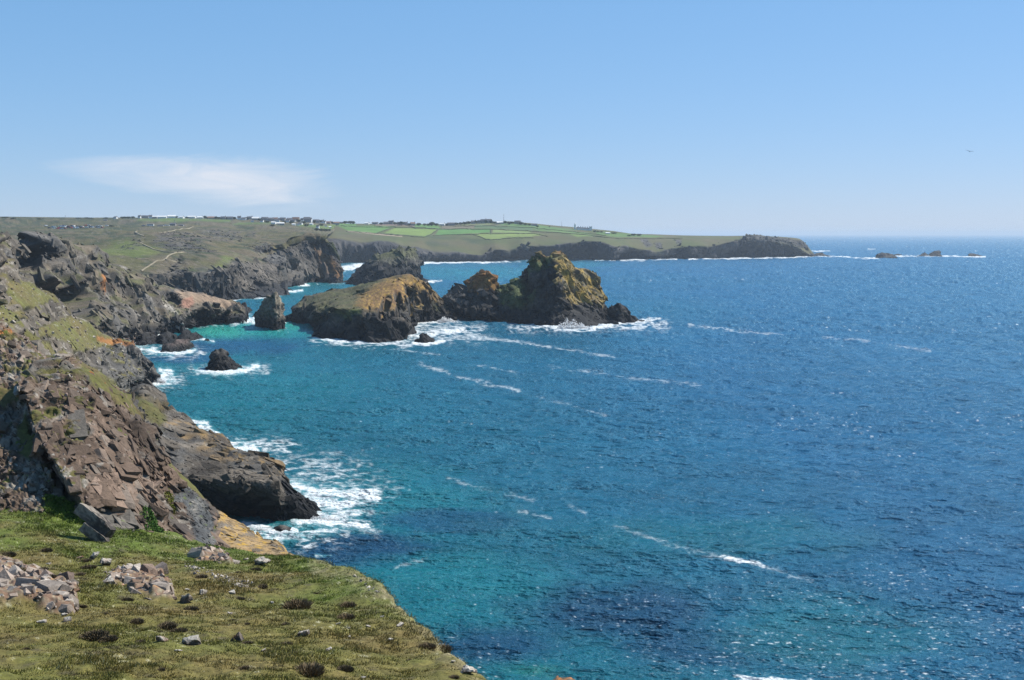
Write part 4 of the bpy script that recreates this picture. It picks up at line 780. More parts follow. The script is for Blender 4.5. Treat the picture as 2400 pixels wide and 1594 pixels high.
# Foam: (polyline, half width px, strength)
FOAM = [([(1236,752),(1262,758),(1300,767),(1345,769),(1385,769),(1420,762),(1440,757),(1500,752),(1545,748)], 6, 1.2), ([(1440,757),(1545,760)], 4, .9), ([(1100,745),(1145,750),(1180,757)], 3, .8), ([(1300,768),(1390,769)], 9, 1.2), ([(1200,760),(1560,775)], 4, .45),
 ([(958,756),(985,756),(1010,756),(1050,754),(1070,752)], 6, 1.1), ([(970,768),(1060,766),(1140,765)], 6, .75), ([(975,790),(1030,778),(1090,774)], 9, 1.), ([(950,800),(1000,806),(1040,800)], 6, 1.1), ([(735,790),(760,795),(790,797)], 4, 1.), ([(790,798),(840,803),(890,806),(960,801)], 4, 1.), ([(960,790),(975,778)], 7, 1.), ([(1000,790),(1100,792)], 5, .7), ([(1020,735),(1055,738)], 5, .9),
 ([(1090,784),(1180,797),(1240,806),(1290,815)], 4, .85), ([(1300,815),(1370,826),(1440,838)], 3, .7), ([(930,820),(1030,832)], 2.5, .6), ([(985,853),(1030,868),(1075,884),(1130,897),(1215,916)], 5, .8), ([(1120,858),(1180,868),(1230,880)], 3, .65), ([(1290,862),(1400,874),(1520,890),(1640,905)], 5, .55), ([(1260,932),(1330,948),(1420,975)], 4, .5),
 ([(1615,762),(1700,772),(1835,786)], 4, .75), ([(1930,790),(2050,802),(2180,822)], 3, .6), ([(460,868),(485,869)], 6, 1.), ([(470,868),(500,873),(530,875),(570,871),(604,860)], 6, 1.25),
 ([(330,900),(350,897),(372,893),(392,880)], 15, 1.25), ([(375,870),(400,890)], 10, .9), ([(425,978),(455,988),(485,992)], 7, 1.), ([(470,1000),(490,1008),(512,1022)], 8, 1.15), ([(505,1035),(540,1045),(590,1050),(600,1062)], 11, 1.2), ([(560,1040),(620,1038),(665,1042)], 6, .8), ([(640,1060),(720,1068),(800,1062)], 5, .55), ([(830,1062),(870,1055)], 3, .7),
 ([(645,1092),(700,1108),(760,1122),(830,1112)], 10, .75), ([(680,1128),(740,1125),(810,1120),(832,1115)], 5, .8), ([(690,1142),(740,1160),(800,1160),(885,1165)], 17, 1.05), ([(730,1180),(770,1190),(830,1180)], 16, 1.05), ([(740,1200),(770,1215),(840,1205)], 14, .95), ([(690,1228),(740,1225),(800,1230),(860,1242)], 13, 1.1), ([(570,1232),(610,1240),(660,1252),(690,1248)], 10, 1.15), ([(590,1250),(640,1262),(720,1256),(790,1250)], 9, .85), ([(630,1270),(680,1285),(725,1280)], 9, .75), ([(690,1295),(715,1310)], 5, .7), ([(840,1215),(880,1250)], 12, .6), ([(760,1135),(830,1145)], 20, .55), ([(660,1100),(900,1150)], 40, .38), ([(880,1140),(960,1150)], 6, .6), ([(740,1306),(775,1306)], 3, .9),
 ([(1050,1122),(1100,1140),(1150,1155),(1250,1176)], 5, .55), ([(1215,1200),(1290,1216)], 5, .65), ([(1335,1188),(1372,1206)], 5, .6), ([(1440,1235),(1500,1256),(1560,1275)], 6, .6), ([(1560,1276),(1620,1294),(1690,1306)], 6, .55), ([(1690,1306),(1740,1318),(1790,1326)], 8, .95), ([(1790,1328),(1850,1345),(1905,1358)], 6, .6), ([(1710,1612),(1760,1600),(1800,1598),(1850,1603),(1890,1615)], 15, .92), ([(1000,1525),(1060,1500)], 8, .6), ([(930,1330),(1000,1315)], 4, .6),
 ([(541,704),(578,700),(627,698),(660,692)], 2.6, 1.), ([(648,681),(680,684),(708,682)], 3.5, 1.1), ([(655,673),(690,669),(725,667)], 3, 1.1), ([(740,666),(806,665)], 2, .7), ([(800,630),(830,626),(872,622)], 8, 1.25), ([(836,670),(900,672)], 2, .6), ([(975,660),(1010,660),(1035,658)], 3, 1.1), ([(655,752),(668,756)], 4, 1.), ([(543,756),(570,755),(602,753)], 7, 1.2), ([(565,745),(605,747)], 5, 1.), ([(575,735),(590,737)], 3, .8), ([(463,766),(500,764),(545,763)], 1.6, .6), ([(340,784),(366,785),(395,782)], 2.4, 1.), ([(408,772),(440,770)], 2.4, .8),
 ([(318,815),(345,822),(400,829)], 8, .9), ([(380,827),(430,826),(458,819)], 4, 1.), ([(450,798),(475,797),(500,800)], 4.5, 1.), ([(410,834),(465,833)], 3, .8), ([(652,776),(668,774)], 2, .8),
 ([(975,617),(1030,615),(1085,614)], 3.5, 1.1), ([(1075,613),(1130,614),(1190,610)], 4, 1.2), ([(1120,617),(1220,614)], 1.6, .8), ([(1175,609),(1262,608)], 2.6, 1.1), ([(1320,608),(1385,609)], 2, 1.), ([(1395,610),(1442,612)], 1.8, 1.), ([(1456,609),(1500,607),(1585,607)], 3, 1.2), ([(1455,612),(1510,612)], 1.8, .8), ([(1615,607),(1700,605),(1800,604)], 3, 1.2), ([(1800,604),(1900,601)], 2.4, 1.1), ([(1895,601),(1960,602),(2050,605)], 1.6, 1.), ([(2020,606),(2060,606)], 1.4, .9), ([(2090,599),(2200,601)], 1.6, 1.), ([(2200,600),(2310,602)], 1.6, 1.1), ([(1900,589),(1945,588)], 1.4, 1.), ([(2035,584),(2052,584)], 1.1, .9)]
FOAM += [([(650,1085),(740,1095),(850,1105)], 26, .5), ([(690,1165),(860,1185)], 36, .62), ([(600,1256),(700,1275),(800,1256)], 24, .6), ([(550,1045),(680,1048)], 18, .75), ([(960,775),(1120,782)], 20, .8), ([(1200,768),(1560,763)], 11, .7), ([(735,800),(960,812)], 9, .7), ([(320,820),(470,830)], 14, .75), ([(450,870),(620,868)], 12, .7), ([(340,905),(420,890)], 16, .75)]
FM = np.full(SX.shape, 0.); FS = FM.copy(); FL = FM.copy()
for pl, hw, st in FOAM:
    strk = st < .9 and hw < 8; tgt = FS if strk else FL if st < .82 else FM
    x0, x1 = min(p[0] for p in pl) - hw * 4 - 4, max(p[0] for p in pl) + hw * 4 + 4; y0, y1 = min(p[1] for p in pl) - hw * 3 - 3, max(p[1] for p in pl) + hw * 3 + 3
    i0, i1 = np.searchsorted(ys, (y0, y1)); j0, j1 = np.searchsorted(xs, (x0, x1))
    if i1 <= i0 or j1 <= j0: continue
    d, s, _ = dist_poly(SX[i0:i1, j0:j1], SY[i0:i1, j0:j1] , pl)
    v = st * np.exp(-(d / hw)**2 * .8); tgt[i0:i1, j0:j1] = np.maximum(tgt[i0:i1, j0:j1], v)
lace = layered(7, 6, 2, 4, .6, True); lace2 = layered(2.6, 2.2, 5)
FMv = FM * 1.25 - .78 + 1.1 * (lace - .45) + 1.15 * lace2
FMv = np.where(FM > .02, FMv, -1)
# whitecaps plus painted sun glints: short white flecks, denser right and near
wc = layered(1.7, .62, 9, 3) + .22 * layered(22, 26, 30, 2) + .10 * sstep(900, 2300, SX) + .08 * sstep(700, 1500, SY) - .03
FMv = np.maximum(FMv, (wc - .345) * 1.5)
lace3 = layered(1.6, 1.3, 44, 3); web = layered(5., 4., 52, 3, .55, True) + .25 * lace3
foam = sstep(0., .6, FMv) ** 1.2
foam = np.maximum(foam, np.clip(FS * 1.1, 0, 1) * sstep(-.10, .40, lace3 + .9 * (lace - .5) + .4 * (FS - .5)) * .62)
haze_t = np.clip(FM * 1.2 - .1, 0, .6); WC = lerp(WC, np.array([.10, .33, .36]), haze_t * sstep(900, 700, SX) * .7)   # milky aerated water round the surf
hgt2 = SP_[..., 2] + np.where(FM > .6, (FM - .6) * np.clip(fbm(np.stack([X / 3, Y / 3, X * 0], -1), 3) + .2, 0, 1) * .9, 0); foam = np.maximum(foam, np.clip(FL * 1.5, 0, 1) * sstep(.62, .95, web + .25 * FL) * .85); SP_[..., 2] = hgt2
M_SEA, nt, b, N, L = new_mat('sea_water')
at = N.new('ShaderNodeAttribute'); at.attribute_name = 'Col'
v1 = coords(nt, (.16, .30, 1), (0, 0, .2)); v2 = coords(nt, (.5, .95, 1), (0, 0, -.15)); v3 = coords(nt, (.035, .06, 1), (0, 0, .1))
h = nmath(nt, 'ADD', nmath(nt, 'MULTIPLY', noise_tex(nt, 1., 6, .62, v1), 1.6), nmath(nt, 'MULTIPLY', noise_tex(nt, 1., 5, .65, v2), .65))
h = nmath(nt, 'ADD', h, nmath(nt, 'MULTIPLY', noise_tex(nt, 1., 4, .6, v3), 4.))
bp = N.new('ShaderNodeBump'); bp.inputs['Strength'].default_value = 1.; bp.inputs['Distance'].default_value = 1.; L.new(h, bp.inputs['Height'])
fm = N.new('ShaderNodeMath'); fm.operation = 'MULTIPLY'; L.new(at.outputs['Alpha'], fm.inputs[0]); L.new(map_range(nt, noise_tex(nt, 1.7, 4, .7, coords(nt)), .3, .55, .45, 1.), fm.inputs[1])
df = N.new('ShaderNodeBsdfDiffuse'); gl = N.new('ShaderNodeBsdfGlossy'); fr = N.new('ShaderNodeFresnel'); mx = N.new('ShaderNodeMixShader')
L.new(mixc(nt, fm.outputs[0], at.outputs['Color'], (.66, .69, .70)), df.inputs['Color']); gl.inputs['Color'].default_value = (.55, .86, 1, 1); gl.inputs['Roughness'].default_value = .22; fr.inputs['IOR'].default_value = 1.333
for nd in (df, gl, fr): L.new(bp.outputs[0], nd.inputs['Normal'])
L.new(nmath(nt, 'MULTIPLY', nmath(nt, 'MULTIPLY', fr.outputs[0], .78), nmath(nt, 'SUBTRACT', 1., fm.outputs[0], True)), mx.inputs[0])   # wind-roughened sea mirrors less than a flat one
L.new(df.outputs[0], mx.inputs[1]); L.new(gl.outputs[0], mx.inputs[2]); L.new(mx.outputs[0], N['Material Output'].inputs['Surface']); N.remove(b)
nv, nu = SX.shape
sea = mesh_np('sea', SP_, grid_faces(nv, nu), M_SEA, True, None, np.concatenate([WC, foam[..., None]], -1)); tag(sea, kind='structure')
# ------------------------------------------------------------------ small geometry helpers
def hull_rock(n=16, seed=0, dims=(1, 1, 1), sub=2, rough=.1, keep=None):
    """angular block: hull of random points, subdivided and roughened; returns verts, faces"""
    r = np.random.default_rng(seed); bm = bmesh.new()
    pts = keep if keep is not None else (r.random((n, 3)) - .5) * 2
    if keep is None: pts = np.sign(pts) * np.abs(pts) ** .55
    for p in pts: bm.verts.new(Vector(p) * .5)
    g = bmesh.ops.convex_hull(bm, input=bm.verts); bmesh.ops.delete(bm, geom=[v for v in bm.verts if not v.link_faces], context='VERTS')
    bmesh.ops.triangulate(bm, faces=bm.faces)
    for _ in range(sub): bmesh.ops.subdivide_edges(bm, edges=bm.edges, cuts=1, use_grid_fill=True); bmesh.ops.triangulate(bm, faces=bm.faces)
    V = np.array([v.co for v in bm.verts]); Fc = np.array([[v.index for v in f.verts] for f in bm.faces]); bm.free()
    V = V * np.array(dims); s = max(dims)
    V = V + np.stack([perlin(V / s * 5 + seed + k * 7) for k in range(3)], -1) * rough * s * .6 + np.stack([perlin(V / s * 13 + seed + k * 5) for k in range(3)], -1) * rough * s * .3
    return V, Fc
def rotm(rx, ry, rz): return np.array(Matrix.Rotation(rz, 3, 'Z') @ Matrix.Rotation(ry, 3, 'Y') @ Matrix.Rotation(rx, 3, 'X'))
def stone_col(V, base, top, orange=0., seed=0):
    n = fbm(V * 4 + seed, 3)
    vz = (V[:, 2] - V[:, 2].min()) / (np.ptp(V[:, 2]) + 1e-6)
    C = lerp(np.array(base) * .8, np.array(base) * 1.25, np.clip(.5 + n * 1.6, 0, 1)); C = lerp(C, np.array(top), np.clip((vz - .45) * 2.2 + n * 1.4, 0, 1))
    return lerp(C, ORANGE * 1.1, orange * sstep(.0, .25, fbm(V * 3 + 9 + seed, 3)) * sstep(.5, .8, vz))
M_STONE = terrain_mat('lichened_stone', 14., .6, .4, dist=.03)
def place(V, p, n=None, sink=.25):
    return V + np.array(p) + np.array([0, 0, np.ptp(V[:, 2]) * (.5 - sink)])
# ---- loose stones on the heath: (x, y, width px, look)  look: p pale, d dark with pale top, o orange lichen
STONES = [(100,1457,23,'p','long pale stone below the left outcrop'),(152,1440,18,'p','flat pale stone on the dark block under the left outcrop'),(158,1453,20,'d','reddish dark block under the left outcrop'),
 (437,1412,36,'d','rough grey stone right of the reddish outcrop'),(441,1381,13,'p','small pale stone above the rough grey stone'),(478,1392,30,'d','low grey stone among heather in mid slope'),(549,1390,23,'p','pale tilted stone in mid slope'),(541,1437,14,'p','thin pale sliver in mid slope grass'),
 (381,1499,34,'o','pale low stone with orange lichen at the front of the slope'),(450,1507,44,'d','large pale streaked stone at the front of the slope'),(556,1501,36,'k','black pointed stone with orange lichen on its tip'),(419,1523,20,'p','flat pale stone sunk in grass at the front'),
 (246,1322,26,'d','dark grey boulder under the double slab'),(221,1308,28,'d','pale broken stone beside the dark grey boulder'),(188,1306,15,'o','small orange stone left of the pale broken stone'),(112,1320,16,'p','pale stone above the left outcrop'),
 (254,1364,30,'p','pale stone pile left of the reddish outcrop'),(281,1355,24,'p','pale stone touching the reddish outcrop'),(251,1349,16,'o','small rust coloured stone above the pale pile'),
 (614,1321,38,'d','dark shadowed boulder below the lichen slab'),(576,1310,13,'p','small pale stone left of the shadowed boulder'),(638,1412,15,'p','pale stone right of centre slope'),(795,1463,13,'p','pale stone beside the orange stone'),(817,1470,12,'o','orange stone on the open turf'),
 (864,1467,13,'p','white stone right of the orange stone'),(712,1489,29,'d','dark stone with pale streaks on the open turf'),(818,1491,11,'p','small white stone below the orange stone'),(770,1522,18,'p','white leaning stone on the lower turf'),(619,1525,16,'p','white stone left on the lower turf'),
 (938,1466,20,'p','pale stone near the brink of the slope'),(897,1444,12,'p','small pale stone higher near the brink'),(1063,1550,13,'p','pale stone by the brink at lower right'),(1096,1574,44,'p','big whitish rock at the brink at lower right'),(853,1587,15,'p','pale stone at the bottom edge'),(916,1499,15,'p','flat pale stone near the lower brink')]
for k, (x, y, w, lk, lab) in enumerate(STONES):
    p, n = find(A, x, y); s = w * p[1] / FPX
    V, Fc = hull_rock(14, 100 + k, (s * 1.0, s * .7, s * (.62 if lk in 'dk' else .4)), 3, .10)
    if lk == 'k': V, Fc = hull_rock(0, 7, (s, s * .8, s * .85), 3, .06, [(-1,-.8,-1),(1,-.8,-1),(1,1,-1),(-1,1,-1),(.2,0,1),(.35,.4,.9),(-.6,-.5,.0)])
    V = V @ rotm(random.uniform(-.25, .25), random.uniform(-.3, .3), random.uniform(-.8, .8)).T
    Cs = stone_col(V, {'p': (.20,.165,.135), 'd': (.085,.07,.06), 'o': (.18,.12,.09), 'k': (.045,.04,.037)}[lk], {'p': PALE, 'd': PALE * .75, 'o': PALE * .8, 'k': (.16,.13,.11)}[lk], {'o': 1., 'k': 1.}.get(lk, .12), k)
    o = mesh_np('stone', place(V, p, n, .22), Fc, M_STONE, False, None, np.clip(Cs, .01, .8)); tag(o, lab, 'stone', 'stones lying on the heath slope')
# ---- the leaning double slab under the crag
def slab(cx, cy, w, h, dep, seed, ry, name_p):
    p, n = find(A, cx, cy + h * .5); s = p[1] / FPX
    V, Fc = hull_rock(0, seed, (w * s, dep * s, h * s), 4, .035, [(-1,-.9,-1),(1,-1,-.9),(1,1,-1),(-1,1,-1),(-1,-1,.85),(.55,-1,1),(1,-.8,.5),(1,1,.6),(-.8,1,1),(.4,1,1),(-1.1,0,.2)])
    return V @ rotm(-.38, ry, -.30).T, Fc, p, s
e = bpy.data.objects.new('boulder', None); sc.collection.objects.link(e); p0, n0 = find(A, 222, 1262); e.location = p0
tag(e, 'leaning double slab boulder, black front and pale top, under the brown crag', 'boulder')
for nm, cx, cy, w, h, dp, sd_, dz in (('slab', 224, 1219, 92, 27, 34, 41, .0), ('slab', 226, 1256, 80, 24, 30, 43, -.0)):
    V, Fc, p, s = slab(cx, cy, w, h, dp, sd_, math.radians(32), nm)
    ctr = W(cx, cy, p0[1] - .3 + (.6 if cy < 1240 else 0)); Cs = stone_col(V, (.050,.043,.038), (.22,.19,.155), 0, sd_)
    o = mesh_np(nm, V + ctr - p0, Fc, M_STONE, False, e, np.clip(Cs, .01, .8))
# ---- plants: tufts built from many small leaf blades
M_LEAF = terrain_mat('leaf', 20., .1, .35, .8, dist=.01)
def tuft_mesh(name, n, rad, hgt_, col, tip, seed, blade=.05, lean=.5, hemi=True):
    r = np.random.default_rng(seed)
    a = r.random(n) * 6.283; q = np.sqrt(r.random(n)) * rad; px_, py_ = q * np.cos(a), q * np.sin(a)
    z0 = hgt_ * np.sqrt(np.clip(1 - (q / rad)**2, 0, 1)) * r.random(n)**.6 * (.8 if hemi else 0)
    L_ = blade * (0.6 + .8 * r.random(n)); dx = (px_ / rad * lean + r.normal(0, .35, n)); dy = (py_ / rad * lean + r.normal(0, .35, n)); dz = .8 + .4 * r.random(n)
    D_ = np.stack([dx, dy, dz], -1); D_ /= np.linalg.norm(D_, axis=1, keepdims=True)
    side = np.cross(D_, r.normal(size=(n, 3))); side /= np.linalg.norm(side, axis=1, keepdims=True); side *= (blade * .16)
    P0 = np.stack([px_, py_, z0], -1); V = np.stack([P0 - side, P0 + side, P0 + D_ * L_[:, None]], 1).reshape(-1, 3)
    k = (.65 + .7 * r.random(n))[:, None]; Cb = np.array(col) * k; Ct = np.array(tip) * k
    C = np.stack([Cb, Cb, Ct], 1).reshape(-1, 3)
    o = mesh_np(name, V, np.arange(3 * n).reshape(-1, 3), M_LEAF, False, None, np.clip(C, .004, .8)); me = o.data; bpy.data.objects.remove(o); return me
HEATH = [tuft_mesh('heather', 900, .5, .36, (.066,.050,.030), (.125,.095,.052), s, .22, .7) for s in (1, 2, 3)]
TUSS = [tuft_mesh('tussock', 1100, .42, .12, (.085,.062,.034), (.165,.12,.065), s, .42, .8, False) for s in (4, 5)]
HP_ = [(245,1437,26),(322,1458,32),(392,1470,44),(420,1478,30),(290,1492,18),(222,1492,54),(255,1498,40),(390,1511,22),(333,1505,28),(190,1422,26),(70,1408,20),(42,1446,22),(158,1398,24),(185,1345,26),(240,1412,18),(228,1370,22),(110,1290,24),(20,1302,30),(45,1340,34),(100,1335,26),(120,1350,24),(205,1330,30),(196,1315,26),(310,1300,18),(475,1352,26),(508,1422,18),(525,1385,22),(566,1403,24),(563,1436,22),(590,1505,22),(582,1460,20),(535,1527,20),(418,1548,16),(378,1570,20),(330,1557,14),(570,1566,22),(175,1580,14),(125,1545,14),(290,1462,16),(300,1405,22),(255,1375,20),(450,1428,30),(545,1452,16),
 (564,1437,22),(593,1378,18),(616,1374,26),(567,1404,20),(768,1421,16),(671,1462,24),(634,1492,22),(624,1507,20),(671,1509,28),(704,1510,20),(580,1506,24),(895,1434,18),(905,1470,18),(828,1517,20),(690,1530,20),(811,1568,34),(571,1565,26),(707,1561,18),(1065,1587,26),(700,1400,18),(745,1390,14),(655,1345,20),(600,1335,24),(560,1340,18),(780,1400,16),(850,1530,16),(960,1545,16),(900,1560,18),(740,1540,16),(660,1560,18),(470,1560,20),(250,1540,18),(60,1520,18),(150,1510,16),(350,1530,20)]
HP = [h for k, h in enumerate(HP_) if h[2] > 23 or k % 3 == 0]
for k, (x, y, w) in enumerate(HP):
    p, n = find(A, x, y); s = w * p[1] / FPX
    o = bpy.data.objects.new('heather_tuft', HEATH[k % 3]); sc.collection.objects.link(o); o.location = p - np.array([0, 0, .03]); o.scale = (s * (.7 + .5 * ((k * 37) % 10) / 10), s * (.7 + .6 * ((k * 53) % 10) / 10), s * (.5 + .4 * ((k * 29) % 10) / 10)); o.rotation_euler = (0, 0, k * 1.7)
    tag(o, 'dark brown heather tuft in the grass of the foreground slope', 'heather', 'heather tufts on the foreground slope')
for k, (x, y, w, lab) in enumerate([(728,1576,50,'large tawny grass tussock at the bottom of the slope'),(700,1424,46,'grey brown tussock on the upper open turf'),(815,1420,26,'brown tussock right of the grey brown one'),(812,1450,30,'tawny tussock just above the orange stone'),(1004,1517,28,'brown tussock on the brink, left of a pair'),(1040,1522,30,'brown tussock on the brink, right of a pair')]):
    p, n = find(A, x, y); s = w * p[1] / FPX * 1.1
    o = bpy.data.objects.new('grass_tussock', TUSS[k % 2]); sc.collection.objects.link(o); o.location = p - np.array([0, 0, .05]); o.scale = (s, s, s * .9); o.rotation_euler = (0, 0, k * 2.1)
    tag(o, lab, 'tussock', 'tussocks on the foreground slope')
def leaf_patch(o_src, polys, n, size, col, tip, seed, label):
    xs_ = [q[0] for pl in polys for q in pl]; ys_ = [q[1] for pl in polys for q in pl]
    m = poly_mask(o_src.px, o_src.py, polys, 3, fbm(o_src.P0 / .5 + seed, 3) * 7) * (o_src.N[..., 1] < .6); idx = np.argwhere(m > .45); r = np.random.default_rng(seed)
    idx = idx[r.integers(0, len(idx), n)]; P = o_src.P[idx[:, 0], idx[:, 1]]; Nn = o_src.N[idx[:, 0], idx[:, 1]]
    P = P + r.normal(0, .05, (n, 3)) + Nn * (r.random(n)[:, None] * .22)
    D_ = Nn * .5 + r.normal(0, .6, (n, 3)) + np.array([0, 0, .5]); D_ /= np.linalg.norm(D_, axis=1, keepdims=True)
    sdv = np.cross(D_, r.normal(size=(n, 3))); sdv /= np.linalg.norm(sdv, axis=1, keepdims=True); s = size * (.5 + r.random(n))[:, None]
    V = np.stack([P, P + D_ * s * .5 + sdv * s * .35, P + D_ * s, P + D_ * s * .5 - sdv * s * .35], 1).reshape(-1, 3)
    k = (.6 + .8 * r.random(n))[:, None]; t_ = r.random(n)[:, None]; c = (np.array(col) * (1 - t_) + np.array(tip) * t_) * k
    ob = mesh_np('leafy_plant', V, np.arange(4 * n).reshape(-1, 4), M_LEAF, False, None, np.repeat(np.clip(c, .004, .8), 4, 0)); tag(ob, label, 'plant')
leaf_patch(B, [[(108,1165),(150,1172),(200,1200),(215,1230),(160,1230),(110,1200)]], 5200, .16, (.05,.085,.010), (.12,.17,.02), 21, 'bright green leafy plants in the hollow left of the leaning slab')
leaf_patch(B, [[(336,1195),(352,1200),(368,1240),(392,1262),(434,1270),(436,1290),(380,1285),(345,1255)]], 4200, .15, (.03,.075,.010), (.07,.14,.02), 22, 'dark green ivy like plants along the foot of the brown crag')
leaf_patch(B, [[(390,1148),(402,1170),(412,1200),(408,1212),(398,1190),(386,1160)]], 900, .12, (.09,.11,.010), (.18,.18,.02), 23, 'yellow green plants in the crack beside the grey striped block')
# ---- heath grass: short blades in clumps all over the foreground slope
def grass_blades(n_cl, per, seed):
    r = np.random.default_rng(seed); nv, nu = A.P.shape[:2]
    i = r.integers(int(nv * .05), nv - 1, n_cl); j = r.integers(0, nu - 1, n_cl)
    keep = (r.random(n_cl) < A_grass[i, j]) & (A.px[i, j] > -60) & (A.py[i, j] < 1640); i, j = i[keep], j[keep]
    P = A.P[i, j]; Cc_ = A.C[i, j]; Pd = P[:, 1]
    tus = np.clip(.55 + 1.6 * fbm(P / .9 + 3, 3), .15, 1.5) * np.clip(.8 + fbm(P / 4 + 8, 2), .4, 1.3)
    P = np.repeat(P, per, 0); Cc_ = np.repeat(Cc_, per, 0); tus = np.repeat(tus, per); Pd = np.repeat(Pd, per); n = len(P)
    P = P + r.normal(0, 1, (n, 3)) * np.array([1, 1, 0]) * (.035 + .0016 * Pd)[:, None]; P[:, 2] -= .02
    L_ = (.045 + .0021 * Pd) * tus * (.5 + r.random(n)); D_ = np.stack([.35 + r.normal(0, .4, n), -.1 + r.normal(0, .4, n), .75 + .3 * r.random(n)], -1); D_ /= np.linalg.norm(D_, axis=1, keepdims=True)
    sdv = np.stack([r.normal(size=n), r.normal(size=n), np.zeros(n)], -1); sdv /= np.linalg.norm(sdv, axis=1, keepdims=True); sdv *= (.003 + .00034 * Pd)[:, None]
    V = np.stack([P - sdv, P + sdv, P + D_ * L_[:, None]], 1).reshape(-1, 3)
    k = (.7 + .7 * r.random(n))[:, None]; dry = (r.random(n) < .22)[:, None]; tipc = np.where(dry & (Cc_[:, 1:2] < 1.15 * Cc_[:, :1]), np.array([.19, .155, .068]), Cc_ * 1.45)
    C = np.stack([Cc_ * k * 1.35, Cc_ * k * 1.35, tipc * k * 1.35], 1).reshape(-1, 3)
    o = mesh_np('grass', V, np.arange(3 * n).reshape(-1, 3), M_LEAF, False, None, np.clip(C, .004, .6)); tag(o, kind='stuff')
grass_blades(80000, 7, 31)
# ---- rubble: pale chips on the crag, boulder beach
def rubble(name, o_src, mask, n, smin, smax, cols, seed, sink=.3):
    r = np.random.default_rng(seed); idx = np.argwhere(mask); idx = idx[r.integers(0, len(idx), n)]
    base = [hull_rock(12, 500 + q, (1, .8, .6), 1, .08) for q in range(6)]; Vs, Fs, Cs, off = [], [], [], 0
    for k in range(n):
        p = o_src.P[idx[k, 0], idx[k, 1]]; s = smin * (smax / smin) ** (r.random() ** 1.6); V, Fc = base[k % 6]
        V = V @ rotm(*r.uniform(-1.2, 1.2, 3)).T * s; V = V + p + np.array([0, 0, s * (.3 - sink)]); Vs.append(V); Fs.append(Fc + off); off += len(V)
        c = np.array(cols[r.integers(len(cols))]) * r.uniform(.7, 1.3); Cs.append(np.repeat(c[None], len(V), 0))
    o = mesh_np(name, np.concatenate(Vs), np.concatenate(Fs), M_STONE if smax < 1.5 else M_MID, False, None, np.clip(np.concatenate(Cs), .01, .8)); tag(o, kind='stuff')
rubble('crag_rubble', B, (loose > .6) & (B.r > .9) & (B.py < 1240) & (grassB < .6), 650, .1, .6, [(.08,.06,.048), (.17,.13,.105), (.28,.24,.20), (.20,.145,.12), (.06,.047,.04)], 61)
rubble('scree', A, poly_mask(A.px, A.py, [[(432,1322),(470,1332),(530,1350),(590,1368),(580,1378),(520,1366),(450,1345)],[(240,1342),(300,1340),(300,1352),(250,1356)],[(830,1350),(880,1378),(900,1402),(860,1380)]], 3, fbm(A.P0 / .7, 2) * 10) > .5, 420, .05, .3, [(.36,.32,.27), (.28,.25,.22), (.18,.15,.13)], 62)
rubble('terrace_stones', D, (D.r > .9) & (D.r < 4.6) & (D.px > -20) & (D.N[..., 1] < .6), 700, .3, 1.6, [(.13,.105,.085), (.27,.23,.19), (.36,.32,.27), (.08,.066,.055)], 63)
rubble('boulder_beach', E, poly_mask(E.px, E.py, [[(262,778),(300,772),(340,776),(380,775),(370,786),(330,806),(300,812),(272,800)],[(395,745),(430,760),(420,772),(390,770)]], 3) > .5, 420, .8, 4.2, [(.07,.066,.062), (.13,.122,.112), (.20,.19,.175), (.12,.085,.07)], 64)
# ------------------------------------------------------------------ splashes
M_FOAM, nt, b, N, L = new_mat('white_water'); L.new(mixc(nt, map_range(nt, noise_tex(nt, 1.2, 5, .7, coords(nt)), .3, .65, 0, 1), (.74, .78, .80), (.86, .87, .88)), b.inputs['Base Color']); b.inputs['Roughness'].default_value = .9
tr = N.new('ShaderNodeBsdfTranslucent'); tr.inputs[0].default_value = (.97, .97, .97, 1); mx = N.new('ShaderNodeMixShader'); mx.inputs[0].default_value = .62; L.new(b.outputs[0], mx.inputs[1]); L.new(tr.outputs[0], mx.inputs[2]); L.new(mx.outputs[0], N['Material Output'].inputs[0])
def splash(top, base, depth, label, k=1.):
    """burst of surf: a cloud of small white gouts thrown up from the waterline"""
    r = np.random.default_rng(len(label)); n = 1900; tx, ty = [p[0] for p in top], [p[1] for p in top]; by = float(np.mean([p[1] for p in base])); db = sd(by)
    x = r.uniform(min(tx), max(tx), n); h = np.interp(x, tx, ty); t = r.random(n) ** 1.7; lob = .8 + .22 * np.sin(x * .35 + 2) + r.normal(0, .12, n)
    y = by - (by - h) * t * np.clip(lob, .25, 1.1); P = W(x, y, db + r.normal(0, depth * .35, n)); P[:, 2] = np.maximum(P[:, 2], .05)
    s = db / FPX * (.55 + 2.2 * r.random(n) ** 4) * (1.15 - .6 * t); V0, F0 = hull_rock(12, 77, (1, 1, 1), 0, .0)
    R = np.stack([rotm(*r.uniform(-3, 3, 3)) for _ in range(n)]); V = np.einsum('vd,ked->kve', V0, R) * s[:, None, None] * np.array([1.3, 1.3, 1.]) + P[:, None, :]
    Fc = (F0[None] + np.arange(n)[:, None, None] * len(V0)).reshape(-1, 3)
    o = mesh_np('sea_spray', V.reshape(-1, 3), Fc, M_FOAM, True, None, np.full((n * len(V0), 3), .7)); tag(o, label, 'spray', None, 'stuff')
splash([(1306,766),(1313,752),(1322,746),(1334,743),(1346,747),(1358,754),(1370,760),(1384,767)], [(1304,769),(1340,770),(1384,769)], 4, 'tall white burst of surf against the foot of the tallest stack', 2.2)
splash([(344,890),(352,878),(362,874),(370,879),(378,884),(388,890)], [(342,899),(365,899),(390,892)], 3, 'white burst of surf at the tip of the terraced spur', 1.6)
splash([(1026,750),(1034,744),(1044,742),(1056,746),(1066,752)], [(1024,754),(1045,756),(1068,754)], 4, 'white surf at the right end of the humped island', 1.6)
